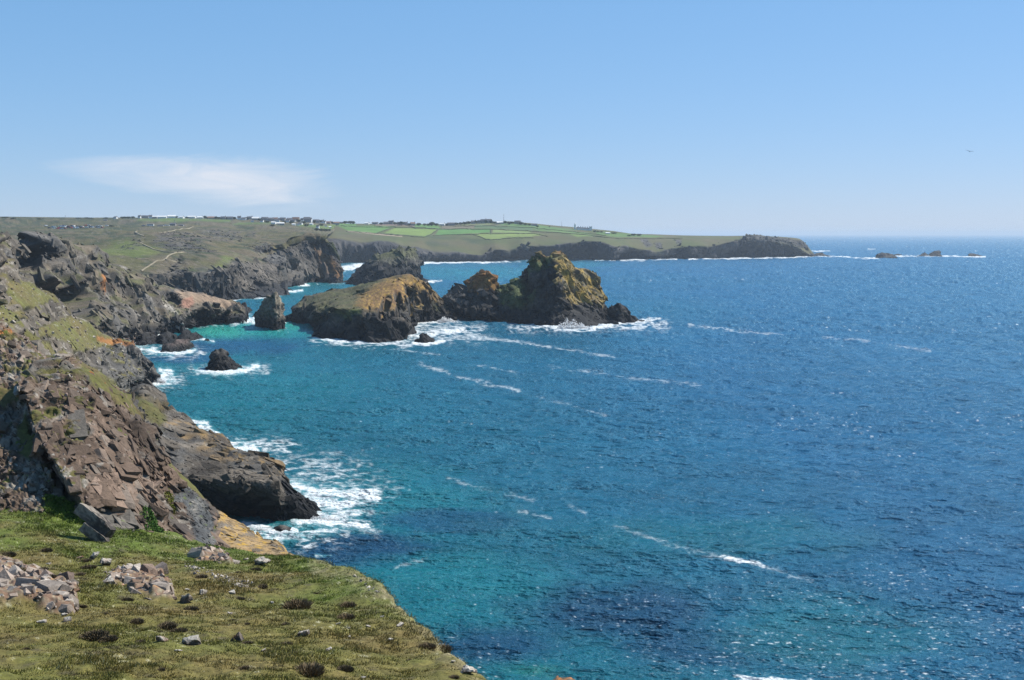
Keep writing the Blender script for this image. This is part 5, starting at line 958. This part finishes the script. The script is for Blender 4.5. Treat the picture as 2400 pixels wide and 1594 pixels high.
splash([(575,1234),(590,1230),(606,1232),(620,1236),(634,1242)], [(572,1242),(600,1246),(636,1247)], 1.2, 'white surf boiling in the inlet under the promontory', .7)
splash([(728,1212),(745,1205),(762,1204),(780,1208),(796,1214)], [(726,1220),(760,1222),(798,1219)], 1.4, 'white surf breaking over the promontory tip', .7)
# ------------------------------------------------------------------ village, car park, lighthouse
M_WHITE = plain_mat('whitewash', (.72, .72, .70), .8, .08); M_GREYW = plain_mat('grey_render', (.30, .29, .28), .85, .15); M_TAN = plain_mat('tan_stone', (.36, .30, .23), .85, .15)
M_SLATE = plain_mat('slate_roof', (.085, .085, .095), .7, .2); M_RED = plain_mat('brown_tile', (.19, .11, .08), .8, .2); M_PALER = plain_mat('pale_sheet_roof', (.62, .62, .60), .6, .08)
M_GLASS = plain_mat('window_glass', (.03, .035, .045), .15, .2, 1.5, .5); M_BARK = plain_mat('bark', (.06, .045, .035)); M_STEEL = plain_mat('steel', (.25, .26, .28), .5)
def box_vf(x0, y0, z0, x1, y1, z1):
    V = [(x0, y0, z0), (x1, y0, z0), (x1, y1, z0), (x0, y1, z0), (x0, y0, z1), (x1, y0, z1), (x1, y1, z1), (x0, y1, z1)]
    return V, [(0, 3, 2, 1), (4, 5, 6, 7), (0, 1, 5, 4), (1, 2, 6, 5), (2, 3, 7, 6), (3, 0, 4, 7)]
def mesh_pf(name, parts, mat):
    V, Fs = [], []
    for v, f_ in parts: Fs += [tuple(i + len(V) for i in q) for q in f_]; V += v
    me = bpy.data.meshes.new(name); me.from_pydata(V, [], Fs); me.materials.append(mat); return me
def gable_walls(mat):      # unit house: 1 wide, .7 deep, eaves .6, ridge 1
    V = [(-.5, -.35, -.3), (.5, -.35, -.3), (.5, .35, -.3), (-.5, .35, -.3), (-.5, -.35, .6), (.5, -.35, .6), (.5, .35, .6), (-.5, .35, .6), (-.5, 0, .97), (.5, 0, .97)]
    me = bpy.data.meshes.new('wall'); me.from_pydata(V, [], [(0, 1, 5, 4), (2, 3, 7, 6), (1, 2, 6, 9, 5), (3, 0, 4, 8, 7)]); me.materials.append(mat); return me
def gable_roof(mat):
    V = []
    for x in (-.54, .54):
        V += [(x, -.41, .545), (x, 0, 1.0), (x, .41, .545), (x, .41, .50), (x, 0, .955), (x, -.41, .50)]
    Fs = [(0, 6, 7, 1), (1, 7, 8, 2), (2, 8, 9, 3), (3, 9, 10, 4), (4, 10, 11, 5), (5, 11, 6, 0), (0, 1, 4, 5), (1, 2, 3, 4), (6, 11, 10, 7), (7, 10, 9, 8)]
    me = bpy.data.meshes.new('roof'); me.from_pydata(V, [], Fs); me.materials.append(mat); return me
WALL = {k: gable_walls(m) for k, m in (('white', M_WHITE), ('grey', M_GREYW), ('tan', M_TAN))}
ROOF = {k: gable_roof(m) for k, m in (('slate', M_SLATE), ('brown', M_RED), ('pale', M_PALER))}
CHIM = mesh_pf('chimney', [box_vf(.38, -.06, .8, .5, .06, 1.2)], M_GREYW)
def link(o, parent=None):
    sc.collection.objects.link(o)
    if parent: o.parent = parent
    return o
def house(x, y, w, h, wall, roof, label, rz=0., name='house', group='houses of the skyline village', src=None, chim=True):
    if src is None: src = Fh if x < 805 else G
    p, n = find(src, x, y); k = p[1] / FPX
    e = link(bpy.data.objects.new(name, None)); e.location = p; e.rotation_euler = (0, 0, rz); sx_, sz = w * k, h * k * .86; e.scale = (sx_, min(max(sx_, 6.), 11.), sz)
    link(bpy.data.objects.new('wall', WALL[wall]), e); link(bpy.data.objects.new('roof', ROOF[roof]), e)
    if w < 13 and chim: link(bpy.data.objects.new('chimney', CHIM), e)
    tag(e, label, name.replace('_', ' '), group); return e
HS = [(273,512,8,6,'white','slate','lone white cottage left of the village, nearest the car park'),(327,508,6,8,'white','slate','white gabled house at the left end of the village'),(341,508,15,7,'grey','slate','long grey terrace beside the leftmost white gable'),(352,508.5,7,9,'white','slate','tall white gable right of the long grey terrace'),(363,508,13,7,'grey','pale','grey house with pale roof left of the long white row'),(382,508,19,7,'white','pale','long white row of houses above the dark chimneyed house'),(404,507.5,16,8,'white','pale','white building with the highest pale roof at left'),(428,508.5,9,6,'white','pale','small pale roofed building between two white rows'),(451,508,17,7,'white','pale','low white row right of the small pale building'),(470,508.5,12,6,'white','pale','white house at the right end of the white rows'),
 (497,512,16,7,'tan','brown','brown roofed bungalow between the white rows and main village'),(524,512,12,8,'grey','slate','grey house at the left edge of the main village'),(540,511.5,14,8,'grey','slate','grey slate house left of the white corner house'),(563,513,8,10,'white','slate','white corner house at the left of the main village'),(574,514,12,7,'white','slate','white low house right of the corner house'),(588,513,12,8,'grey','slate','grey slate house beside the tan building'),(601,514,15,9,'tan','pale','tan building with a bright pale roof slope'),(593,519,6,6,'white','slate','tiny white shed below the tan building'),(615,518.5,7,7,'white','slate','small white house below the grey cluster'),
 (622,514,14,9,'grey','slate','grey house left in the dense roof cluster'),(634,515,13,9,'grey','slate','grey house second in the dense roof cluster'),(646,513,14,8,'grey','brown','brown roofed house on the skyline of the roof cluster'),(641,522,10,7,'white','pale','white shed with pale roof at the lower edge of the village'),(651,518.5,11,9,'white','slate','bright white twin house in the middle of the village'),(657,526,20,6,'grey','pale','long pale roofed barn at the lower edge of the village'),(664,513,13,9,'grey','slate','grey skyline house right of the brown roof'),(675,520,9,7,'white','slate','white cottage right of the bright twin house'),(681,513,12,9,'grey','slate','grey skyline house left of the tall grey hall'),(689,519,14,7,'grey','slate','low grey terrace in mid village'),(694,512,14,12,'tan','brown','tall brown hall highest on the village skyline'),(691,527,8,5,'white','pale','white hut at the foot of the village slope'),(699,526,6,6,'white','slate','small white house low in the village'),(706,525,9,6,'white','slate','white bungalow right of the small low house'),(709,517,6,10,'white','slate','white gable in front of the big grey block'),(722,517,14,14,'grey','slate','big grey block with a white end wall'),(729.5,517,5,12,'white','slate','narrow white house against the big grey block'),(731,525.5,7,5,'white','pale','white hut above the white cottage'),
 (742,518,13,9,'grey','slate','grey house right of the narrow white house'),(757,516.5,6,9,'white','slate','white gable among the trees right of the village'),(762,519,6,7,'white','slate','white gable lower beside the trees'),(770,521,12,7,'tan','brown','tan bungalow beside the dark long roof'),(786,521.5,19,7,'grey','brown','dark long roofed building at the right of the village'),(803,521,14,7,'tan','slate','tan house left of the last skyline trees'),
 (747,533,6.5,8,'white','slate','white cottage on the slope with a dark hedge around it'),(765,530,5,4,'white','slate','tiny white hut up slope from the hedged cottage'),(775,532,6,4,'white','pale','white shed at the field corner right of the hedged cottage'),
 (861,522,10,5,'white','pale','white barn at the left end of the field skyline'),(880,522,13,6,'grey','slate','grey farmhouse right of the white barn'),(906,523,11,7,'grey','slate','grey house above the ploughed field'),(919,523,11,10,'grey','slate','tall grey house above the light green field'),(936,524,8,8,'tan','slate','tan house beside the big skyline bush'),(952,525,10,8,'grey','slate','grey house right of the big skyline bush'),(969,526,10,9,'grey','brown','square brown roofed house alone above the fields'),(1038,526,12,6,'white','pale','white flat barn in the middle of the field skyline'),(1059,525,17,7,'grey','slate','long grey farm building right of the white barn'),(1110,522,10,9,'grey','slate','grey house left of the paired villas'),(1122,521,8,9,'grey','slate','narrow villa left of the large twin villa'),(1133,521,12,11,'grey','slate','large twin villa with many chimneys near the mast'),(1146,521,13,11,'grey','slate','second large villa right beside the twin villa'),(1173,522,15,6,'grey','pale','low pale roofed building at the foot of the tall mast'),(1213,522,13,9,'grey','slate','grey house among bushes right of the tall mast'),(1254,528,13,6,'grey','slate','dark low house last on the slope before the lighthouse'),(1425,545,10,4,'white','pale','low white hut right of the lighthouse')]
for k, (x, y, w, h, wa, ro, lab) in enumerate(HS): house(x, y, w * 1.05, h, wa, ro, lab, ((k * 37) % 7 - 3) * .12)
house(406, 526.5, 13, 7, 'grey', 'slate', 'dark cafe house with a tall chimney behind the rocky knoll', .1, 'house', None, Fh)
house(377, 527.5, 14, 4, 'grey', 'slate', 'low dark hut between the coach and the chimneyed house', .05, 'hut', None, Fh, False)
house(427, 527.5, 12, 4, 'grey', 'slate', 'low dark hut right of the chimneyed house', -.1, 'hut', None, Fh, False)
house(247, 514.5, 8, 4, 'grey', 'slate', 'dark roofed barn alone on the heath skyline', .2, 'barn', None, Fh, False)
# lighthouse: two white towers joined by a long row of cottages
def lathe(prof, n=12):
    V = [(r_ * math.cos(2 * math.pi * i / n), r_ * math.sin(2 * math.pi * i / n), z) for r_, z in prof for i in range(n)]
    return V, [(a * n + i, a * n + (i + 1) % n, (a + 1) * n + (i + 1) % n, (a + 1) * n + i) for a in range(len(prof) - 1) for i in range(n)] + [tuple(range(n))[::-1], tuple((len(prof) - 1) * n + i for i in range(n))]
pL, _ = find(G, 1350, 536); pR, _ = find(G, 1387, 540)
e = link(bpy.data.objects.new('lighthouse', None)); e.location = pL; tag(e, 'white lighthouse with two towers and a long row of chimneyed cottages', 'lighthouse')
span = float(pR[0] - pL[0]); dz = float(pR[2] - pL[2])
def lpart(name, parts, mat): o = bpy.data.objects.new(name, mesh_pf(name, parts, mat)); return link(o, e)
def shift(vf, x, y, z): return ([(a + x, b + y, c + z) for a, b, c in vf[0]], vf[1])
lpart('tower', [lathe([(2.7, -3), (2.5, 11), (3.0, 11.2), (3.0, 11.8), (1.9, 12)])], M_WHITE); lpart('lantern', [shift(lathe([(1.8, 0), (1.8, 2.6), (2.0, 2.8), (.4, 4.2)]), 0, 0, 12)], M_PALER)
lpart('tower', [shift(box_vf(-3.4, -3, -4, 3.4, 3, 10), span, 0, dz)], M_WHITE); lpart('parapet', [shift(box_vf(-3.8, -3.4, 0, 3.8, 3.4, 1.4), span, 0, dz + 10)], M_GREYW)
rz_ = math.atan2(dz, span)
lpart('wall', [([(4, -3, -4), (span - 4, -3, dz - 4), (span - 4, 3, dz - 4), (4, 3, -4), (4, -3, 3.6), (span - 4, -3, dz + 5.6), (span - 4, 3, dz + 5.6), (4, 3, 3.6)], [(0, 1, 5, 4), (1, 2, 6, 5), (2, 3, 7, 6), (3, 0, 4, 7)])], M_WHITE)
lpart('roof', [([(3.6, -3.5, 3.5), (span - 3.8, -3.5, dz + 5.5), (span - 3.8, 3.5, dz + 5.5), (3.6, 3.5, 3.5), (3.6, 0, 6), (span - 3.8, 0, dz + 8)], [(0, 1, 5, 4), (2, 3, 4, 5), (1, 2, 5), (3, 0, 4), (0, 3, 2, 1)])], M_SLATE)
for q in range(5):
    t_ = .2 + q * .15; lpart('chimney', [shift(box_vf(-.9, -.8, 0, .9, .8, 3.6), span * t_, 0, 5 + (dz + 2) * t_)], M_GREYW)
# masts and poles
def mast(x, y0, y1, label, r_=.28, src=None):
    p, _ = find(src or G, x, y0); hh = (y0 - y1) * p[1] / FPX; o = bpy.data.objects.new('mast', mesh_pf('mast', [lathe([(r_ * 2, -2), (r_ * 1.6, hh * .3), (r_, hh * .7), (r_ * .5, hh)], 6)] + [box_vf(-r_ * 4, -r_, hh * q, r_ * 4, r_, hh * q + .4) for q in (.35, .6, .85)], M_STEEL)); link(o); o.location = p; tag(o, label, 'mast')
mast(1183, 523, 500, 'tall thin mast on the field skyline', .35); mast(1317, 532, 516, 'shorter thin mast left of the lighthouse', .22); mast(152, 511, 503.5, 'lone pole on the heath skyline at far left', .2, Fh); mast(411, 526, 512, 'slim pole beside the dark chimneyed house', .25, Fh)
# trees and bushes: leaf clumps through the crown's volume
def crown_mesh(seed, n=420):
    r = np.random.default_rng(seed); d_ = r.normal(size=(n, 3)); d_ /= np.linalg.norm(d_, axis=1, keepdims=True); P = d_ * (r.random(n)[:, None] ** .4) * np.array([.5, .45, .42]) * (1 + .5 * fbm(d_ * 1.6 + seed, 2))[:, None] + np.array([0, 0, .55])
    a_ = r.normal(size=(n, 3)); b_ = r.normal(size=(n, 3)); a_ *= .085 / np.linalg.norm(a_, axis=1, keepdims=True); b_ *= .085 / np.linalg.norm(b_, axis=1, keepdims=True)
    V = np.stack([P - a_, P + b_, P + a_, P - b_], 1).reshape(-1, 3); k = (.6 + .8 * r.random(n))[:, None]; c = np.where(r.random((n, 1)) < .5, np.array([.045, .062, .032]), np.array([.066, .085, .042])) * k
    o = mesh_np('crown', V, np.arange(4 * n).reshape(-1, 4), M_LEAF, False, None, np.repeat(c, 4, 0)); me = o.data; bpy.data.objects.remove(o); return me
CROWN = [crown_mesh(s) for s in (1, 2, 3)]
TRUNK = mesh_pf('trunk', [lathe([(.05, -.15), (.035, .2), (.02, .55)], 7), ([(-.01, 0, .25), (.01, 0, .25), (.2, .05, .55), (.19, .05, .56)], [(0, 1, 2, 3)]), ([(-.01, 0, .28), (.01, 0, .28), (-.2, -.05, .6), (-.21, -.05, .59)], [(0, 1, 2, 3)])], M_BARK)
TR = [(290,510,14,6),(302,509.5,16,6),(313,509,10,6),(414,509,10,6),(440,509,10,5),(482,510,8,9),(489,510.5,12,6),(507,511,9,9),(513,512,14,7),(532,512,12,7),(551,513,9,8),(582,514,9,8),(610,516,10,9),(627,521,14,7),(640,529,13,6),(668,522,10,7),(676,514,10,8),(684,524,12,8),(702,518,10,9),(714,523,12,8),(720,528,14,7),(737,519,10,9),(751,519,11,9),(755,527,12,7),(777,520,12,8),(792,519,10,8),(812,521,14,8),(822,521.5,14,9),(828,522,10,10),
 (744,538,12,8),(754,539,16,8),(764,539.5,16,8),(772,539,10,7),(894,523,12,7),(928,524,12,8),(942,525,16,12),(960,526,9,7),(984,526.5,14,8),(995,526.5,9,7),(1003,526,10,7),(1012,526,16,12),(1024,526.5,12,8),(1047,526,9,8),(1072,525,14,7),(1082,524.5,12,7),(1090,524,14,8),(1099,523,14,9),(1116,522,9,10),(1128,521.5,8,9),(1140,521,8,11),(1152,521,10,11),(1160,521.5,12,6),(1186,522,9,9),(1193,523,12,9),(1201,523,12,7),(1221,524,14,9),(1232,525,12,6),(1242,526,10,5),(1262,529,9,4),(1290,530,5,3),(1395,541,8,5),(1403,542,10,4),(1412,543,9,4),(1440,545,16,4),(1475,550,12,4),(1486,549.5,14,6),(1498,549.5,14,6),(205,511,16,4),(216,511,12,3),(262,528,14,4),(250,512,14,4),(10,509.5,20,4),(30,510,16,4),(95,511,20,3),(186,511,16,3)]
for k, (x, y, w, h) in enumerate(TR):
    p, _ = find(Fh if x < 805 else G, x, y + .5); kk = p[1] / FPX; e = link(bpy.data.objects.new('tree', None)); e.location = p; e.scale = (w * kk * .95, w * kk * .95, h * kk * .78); e.rotation_euler = (0, 0, k * 1.3)
    link(bpy.data.objects.new('trunk', TRUNK), e); link(bpy.data.objects.new('crown', CROWN[k % 3]), e)
    lab = ('dark scrubby tree on the heath skyline left of the village' if x < 280 else 'dark wind bent tree among the village houses' if y < 532 and x < 840 else 'dark tree of the thick hedge around the white slope cottage' if x < 840 else 'dark tree on the skyline above the fields' if x < 1280 else 'low windswept bush on the skyline near the lighthouse'); tag(e, lab, 'tree', 'trees and bushes along the skyline')
# parked cars
def car_mesh(mat):
    prof = [(-2.15, .35), (-2.2, .85), (-1.75, 1.0), (-1.2, 1.48), (.75, 1.5), (1.3, 1.02), (2.05, .9), (2.15, .35)]; V = []
    for y_ in (-.85, .85): V += [(x_, y_ * (.82 if z_ > 1.2 else 1), z_) for x_, z_ in prof]
    n = len(prof); Fs = [tuple(range(n))[::-1], tuple(range(n, 2 * n))] + [(i, (i + 1) % n, n + (i + 1) % n, n + i) for i in range(n)]
    me = bpy.data.meshes.new('body'); me.from_pydata(V, [], Fs); me.materials.append(mat); return me
CW = mesh_pf('window', [box_vf(-1.3, -.80, 1.03, .85, .80, 1.36), box_vf(-1.52, -.7, 1.05, -1.25, .7, 1.4), box_vf(.95, -.7, 1.03, 1.12, .7, 1.38)], M_GLASS)
def wheel_vf(x_, y_): v, f_ = lathe([(.33, -.1), (.33, .1)], 10); return [(a + x_, c + y_, b + .33) for a, b, c in v], f_
M_TYRE = plain_mat('tyre', (.02, .02, .02)); WH = mesh_pf('wheel', [wheel_vf(0, 0)], M_TYRE)
COLS = {'white': (.75, .75, .75), 'silver': (.45, .47, .5), 'dark blue': (.02, .035, .10), 'black': (.015, .015, .017), 'red': (.22, .02, .025), 'pale blue': (.25, .38, .5)}
CM = {k: car_mesh(plain_mat('paint_' + k.replace(' ', '_'), c, .3, .05, 1, .5)) for k, c in COLS.items()}
seq = ['silver', 'dark blue', 'pale blue', 'white', 'red', 'white', 'white', 'black', 'dark blue', 'silver', 'white', 'black', 'red', 'white', 'dark blue', 'white', 'black', 'silver', 'red', 'pale blue', 'white', 'white']
CP_ = [(107 + 7.2 * i + (i % 3), 532.2 + 1.2 * math.sin(i * 1.9), seq[i % 22]) for i in range(19)] + [(140 + 6.6 * i, 529.8 + .6 * math.cos(i * 2.3), seq[(i * 5 + 3) % 22]) for i in range(12)] + [(128 + 7.5 * i, 534.6 + .5 * math.sin(i), seq[(i * 7 + 5) % 22]) for i in range(8)] + [(206, 531.5, 'white'), (222, 530.6, 'white'), (230, 530.4, 'silver'), (238, 530.2, 'white'), (253, 530, 'white')] + [(337, 528, 'dark blue'), (388, 527.6, 'white'), (394, 527.4, 'silver'), (433, 527.6, 'white')]
cnt = {}
for k, (x, y, c) in enumerate(CP_):
    p, _ = find(Fh, x, y); e = link(bpy.data.objects.new('car', None)); e.location = p + np.array([0, 0, .35]); e.rotation_euler = (0, 0, .3 * math.sin(k * 2.7) + (0 if k % 4 else 1.1)); e.scale = (1.25,) * 3
    link(bpy.data.objects.new('body', CM[c]), e); link(bpy.data.objects.new('window', CW), e)
    for wx, wy in ((-1.35, -.8), (1.35, -.8), (-1.35, .8), (1.35, .8)): w_ = link(bpy.data.objects.new('wheel', WH), e); w_.location = (wx, wy, 0)
    tag(e, f'{c} car in the crowded clifftop car park on the left plateau' if x < 204 else f'{c} car at the sparse right end of the car park' if x < 300 else f'{c} car parked by the dark huts on the plateau', 'car', 'cars parked on the plateau')
# coach beside the huts
p, _ = find(Fh, 354, 528); e = link(bpy.data.objects.new('coach', None)); e.location = p + np.array([0, 0, .3]); tag(e, 'long white coach parked left of the low dark hut', 'coach'); e.scale = (1, 1, 1.1)
link(bpy.data.objects.new('body', mesh_pf('body', [box_vf(-5.5, -1.2, .5, 5.5, 1.2, 3.1), box_vf(-5.3, -1.1, 3.1, 5.3, 1.1, 3.25)], M_WHITE)), e); link(bpy.data.objects.new('window', mesh_pf('window', [box_vf(-5.2, -1.23, 1.7, 5.0, 1.23, 2.6)], M_GLASS)), e)
for wx in (-3.6, 3.6):
    for wy in (-1.05, 1.05): w_ = link(bpy.data.objects.new('wheel', WH), e); w_.location = (wx, wy, .1); w_.scale = (1.5,) * 3
# footpaths, hedges
M_PATH = plain_mat('trodden_path', (.19, .165, .115), .95, .2, .2)
def ribbon(src, pts, wid, lift, name):
    pts = np.array(pts, float); c = np.concatenate([[0], np.cumsum(np.hypot(*np.diff(pts, axis=0).T))]); n = max(4, int(c[-1] / 2)); s = np.linspace(0, c[-1], n)
    Q = np.array([find(src, np.interp(t_, c, pts[:, 0]), np.interp(t_, c, pts[:, 1]))[0] for t_ in s])
    for _ in range(2): Q[1:-1] = .25 * Q[:-2] + .5 * Q[1:-1] + .25 * Q[2:]
    T = np.gradient(Q, axis=0); T[:, 2] = 0; T /= np.linalg.norm(T, axis=1, keepdims=True) + 1e-9; Sd = np.stack([-T[:, 1], T[:, 0], T[:, 0] * 0], -1)
    return Q, Sd, n
def path(src, pts, wid=2.2, lift=.7):
    wid *= .7
    Q, Sd, n = ribbon(src, pts, wid, lift, 'path'); Q = Q + np.array([0, 0, lift]); V = np.concatenate([Q - Sd * wid * .5, Q + Sd * wid * .5, Q - Sd * wid * .7 - np.array([0, 0, 2.]), Q + Sd * wid * .7 - np.array([0, 0, 2.])])
    i = np.arange(n - 1); Fc = np.concatenate([np.stack([i, i + n, i + n + 1, i + 1], 1), np.stack([i, i + 1, i + 1 + 2 * n, i + 2 * n], 1), np.stack([i + n, i + 3 * n, i + 1 + 3 * n, i + 1 + n], 1)])
    tag(mesh_np('path', V, Fc, M_PATH, True), kind='structure')
path(Fh, [(86,561),(72,556),(60,550),(51,546.5),(48,545.5),(52,543.5),(58,542.5)], 3.4); path(Fh, [(328,541),(319,542.5),(317,543.5),(326,547),(341,553.5)], 2.6); path(Fh, [(328,568),(345,575),(362,583),(385,588)], 2.2); path(Fh, [(385,588),(410,590),(432,589.5)], 2.); path(Fh, [(412,590),(402,593),(392,600),(388,607)], 2.4); path(Fh, [(388,607),(370,609),(345,606),(320,604)], 1.7); path(Fh, [(388,607),(400,608),(415,614)], 1.7); path(Fh, [(370,609),(358,616),(345,624),(330,633)], 1.8); path(Fh, [(455,531),(430,535),(400,540),(372,545)], 1.6)
M_HEDGE = terrain_mat('hedge_leaf', .4, .6, .4, dist=.5)
def hedge(pts, label, h=1.2, wid=2.2, src=None):
    Q, Sd, n = ribbon(src or G, pts, wid, 0, 'hedge'); j = fbm(Q / 6, 3); hh = h * (1 + .8 * j); up = np.array([0, 0, 1.])
    ring = [Q - Sd * wid * .5 - up, Q - Sd * wid * .45 + up * hh[:, None] * .7, Q + up * hh[:, None], Q + Sd * wid * .45 + up * hh[:, None] * .7, Q + Sd * wid * .5 - up]
    V = np.concatenate(ring); i = np.arange(n - 1); Fc = np.concatenate([np.stack([i + a * n, i + 1 + a * n, i + 1 + (a + 1) * n, i + (a + 1) * n], 1) for a in range(4)])
    C = np.array([.045, .062, .030]) * (1 + .5 * np.concatenate([j] * 5))[:, None]; o = mesh_np('hedge', V, Fc, M_HEDGE, False, None, C); tag(o, label, 'hedge', 'field hedges on the headland')
for pts, lab in [([(800,528),(850,530),(925,531.5)], 'hedge along the top of the left green field'), ([(925,531.5),(1028,535.5),(1100,536),(1150,536.5)], 'hedge along the top of the middle fields'), ([(895,541),(880,546)], 'short hedge between the left green field and the light green field'), ([(925,531.5),(895,541)], 'slanting hedge left of the light green field'), ([(900,546),(960,552),(995,555)], 'hedge along the bottom of the light green field'), ([(1028,536),(1012,547),(997,554)], 'slanting hedge right of the light green field'),
 ([(1015,550.5),(1095,547.5),(1150,546),(1250,545.5)], 'hedge along the bottom of the middle green fields'), ([(950,525),(968,531),(1030,535)], 'hedge under the skyline pasture'), ([(1036,528),(1115,528),(1180,530),(1260,534),(1330,540),(1420,550)], 'long hedge running down towards the lighthouse slope'), ([(1150,536.5),(1200,538),(1260,541),(1340,546),(1400,551),(1430,555)], 'long lower hedge running down the headland slope'), ([(1108,548),(1125,553),(1140,560),(1165,561),(1190,556.5),(1250,555.5)], 'curving hedge under the lowest light green field'), ([(1152,537),(1152,546)], 'short upright hedge between two middle fields'), ([(1250,545.5),(1270,549),(1285,553)], 'short hedge at the right tip of the lowest field'), ([(815,541),(880,545),(945,551)], 'hedge above the beige track'), ([(1390,552),(1450,557),(1530,557.5),(1600,556)], 'faint hedge across the end of the headland'), ([(880,529.5),(965,531.5)], 'hedge under the ploughed field')]: hedge(pts, lab)
# soaring gull
M_GULL = plain_mat('gull_white', (.78, .78, .78), .7, .05); M_GULLG = plain_mat('gull_grey', (.38, .40, .43), .7, .1)
gd = 120.; gp = W(2272, 355, gd)
e = link(bpy.data.objects.new('gull', None)); e.location = gp; e.rotation_euler = (math.radians(14), math.radians(12), math.radians(65)); e.scale = (.6,) * 3; tag(e, 'single white gull with grey wing tips soaring in the sky at right', 'bird')
prof = [(-.26, .006), (-.22, .035), (-.1, .062), (.04, .066), (.13, .05), (.18, .045), (.225, .034), (.25, .012), (.285, .004)]
v, f_ = lathe([(r_, x_) for x_, r_ in prof], 10); v = [(z, x_, y_ - .01) for x_, y_, z in v]; tail = ([(-.22, -.03, .0), (-.40, -.075, 0), (-.40, .075, 0), (-.22, .03, 0), (-.22, -.03, .012), (-.40, -.075, .008), (-.40, .075, .008), (-.22, .03, .012)], box_vf(0, 0, 0, 1, 1, 1)[1])
body = link(bpy.data.objects.new('body', mesh_pf('body', [(v, f_), tail], M_GULL)), e); [setattr(p_, 'use_smooth', True) for p_ in body.data.polygons]
for sg in (-1, 1):
    st_ = [(.06, .02, .10, -.09), (.25, .10, .12, -.07), (.42, .15, .10, -.06), (.56, .13, .04, -.07)]; tp = [(.56, .13, .04, -.07), (.66, .10, -.04, -.09), (.72, .08, -.12, -.13)]
    for nm, stn, mt in (('wing', st_, M_GULL), ('wing_tip', tp, M_GULLG)):
        V = []
        for y_, z_, xf, xb in stn: V += [(xf, sg * y_, z_ + .008), (xb, sg * y_, z_ + .004), (xb, sg * y_, z_ - .002), (xf, sg * y_, z_ - .008)]
        Fs = [(a * 4 + b_, a * 4 + (b_ + 1) % 4, a * 4 + 4 + (b_ + 1) % 4, a * 4 + 4 + b_) for a in range(len(stn) - 1) for b_ in range(4)] + [(0, 1, 2, 3), tuple(len(V) - 4 + b_ for b_ in (3, 2, 1, 0))]
        link(bpy.data.objects.new(nm, mesh_pf(nm, [(V, Fs)], mt)), e)
HAZE_D = 5.5e-5
# ------------------------------------------------------------------ haze
M_HAZE = bpy.data.materials.new('haze_air'); M_HAZE.use_nodes = True; nt = M_HAZE.node_tree
for n in list(nt.nodes): nt.nodes.remove(n)
ou = nt.nodes.new('ShaderNodeOutputMaterial'); pv = nt.nodes.new('ShaderNodeVolumePrincipled')
pv.inputs['Color'].default_value = (.72, .86, 1, 1); pv.inputs['Density'].default_value = HAZE_D; pv.inputs['Anisotropy'].default_value = 0.
nt.links.new(pv.outputs[0], ou.inputs['Volume'])
X1, Y0, Y1, Z0, Z1 = 90000, -400, 95000, -12, 132
V = [(-X1, Y0, Z0), (X1, Y0, Z0), (X1, Y1, Z0), (-X1, Y1, Z0), (-X1, Y0, Z1), (X1, Y0, Z1), (X1, Y1, Z1), (-X1, Y1, Z1)]
hz_o = mesh_np('haze', V, [(0, 3, 2, 1), (4, 5, 6, 7), (0, 1, 5, 4), (1, 2, 6, 5), (2, 3, 7, 6), (3, 0, 4, 7)], M_HAZE, False); tag(hz_o, kind='stuff')
hz_o.visible_shadow = True
print('SCRIPT SECONDS', time.time() - T0, 'verts', sum(len(o.data.vertices) for o in bpy.data.objects if o.type == 'MESH'))
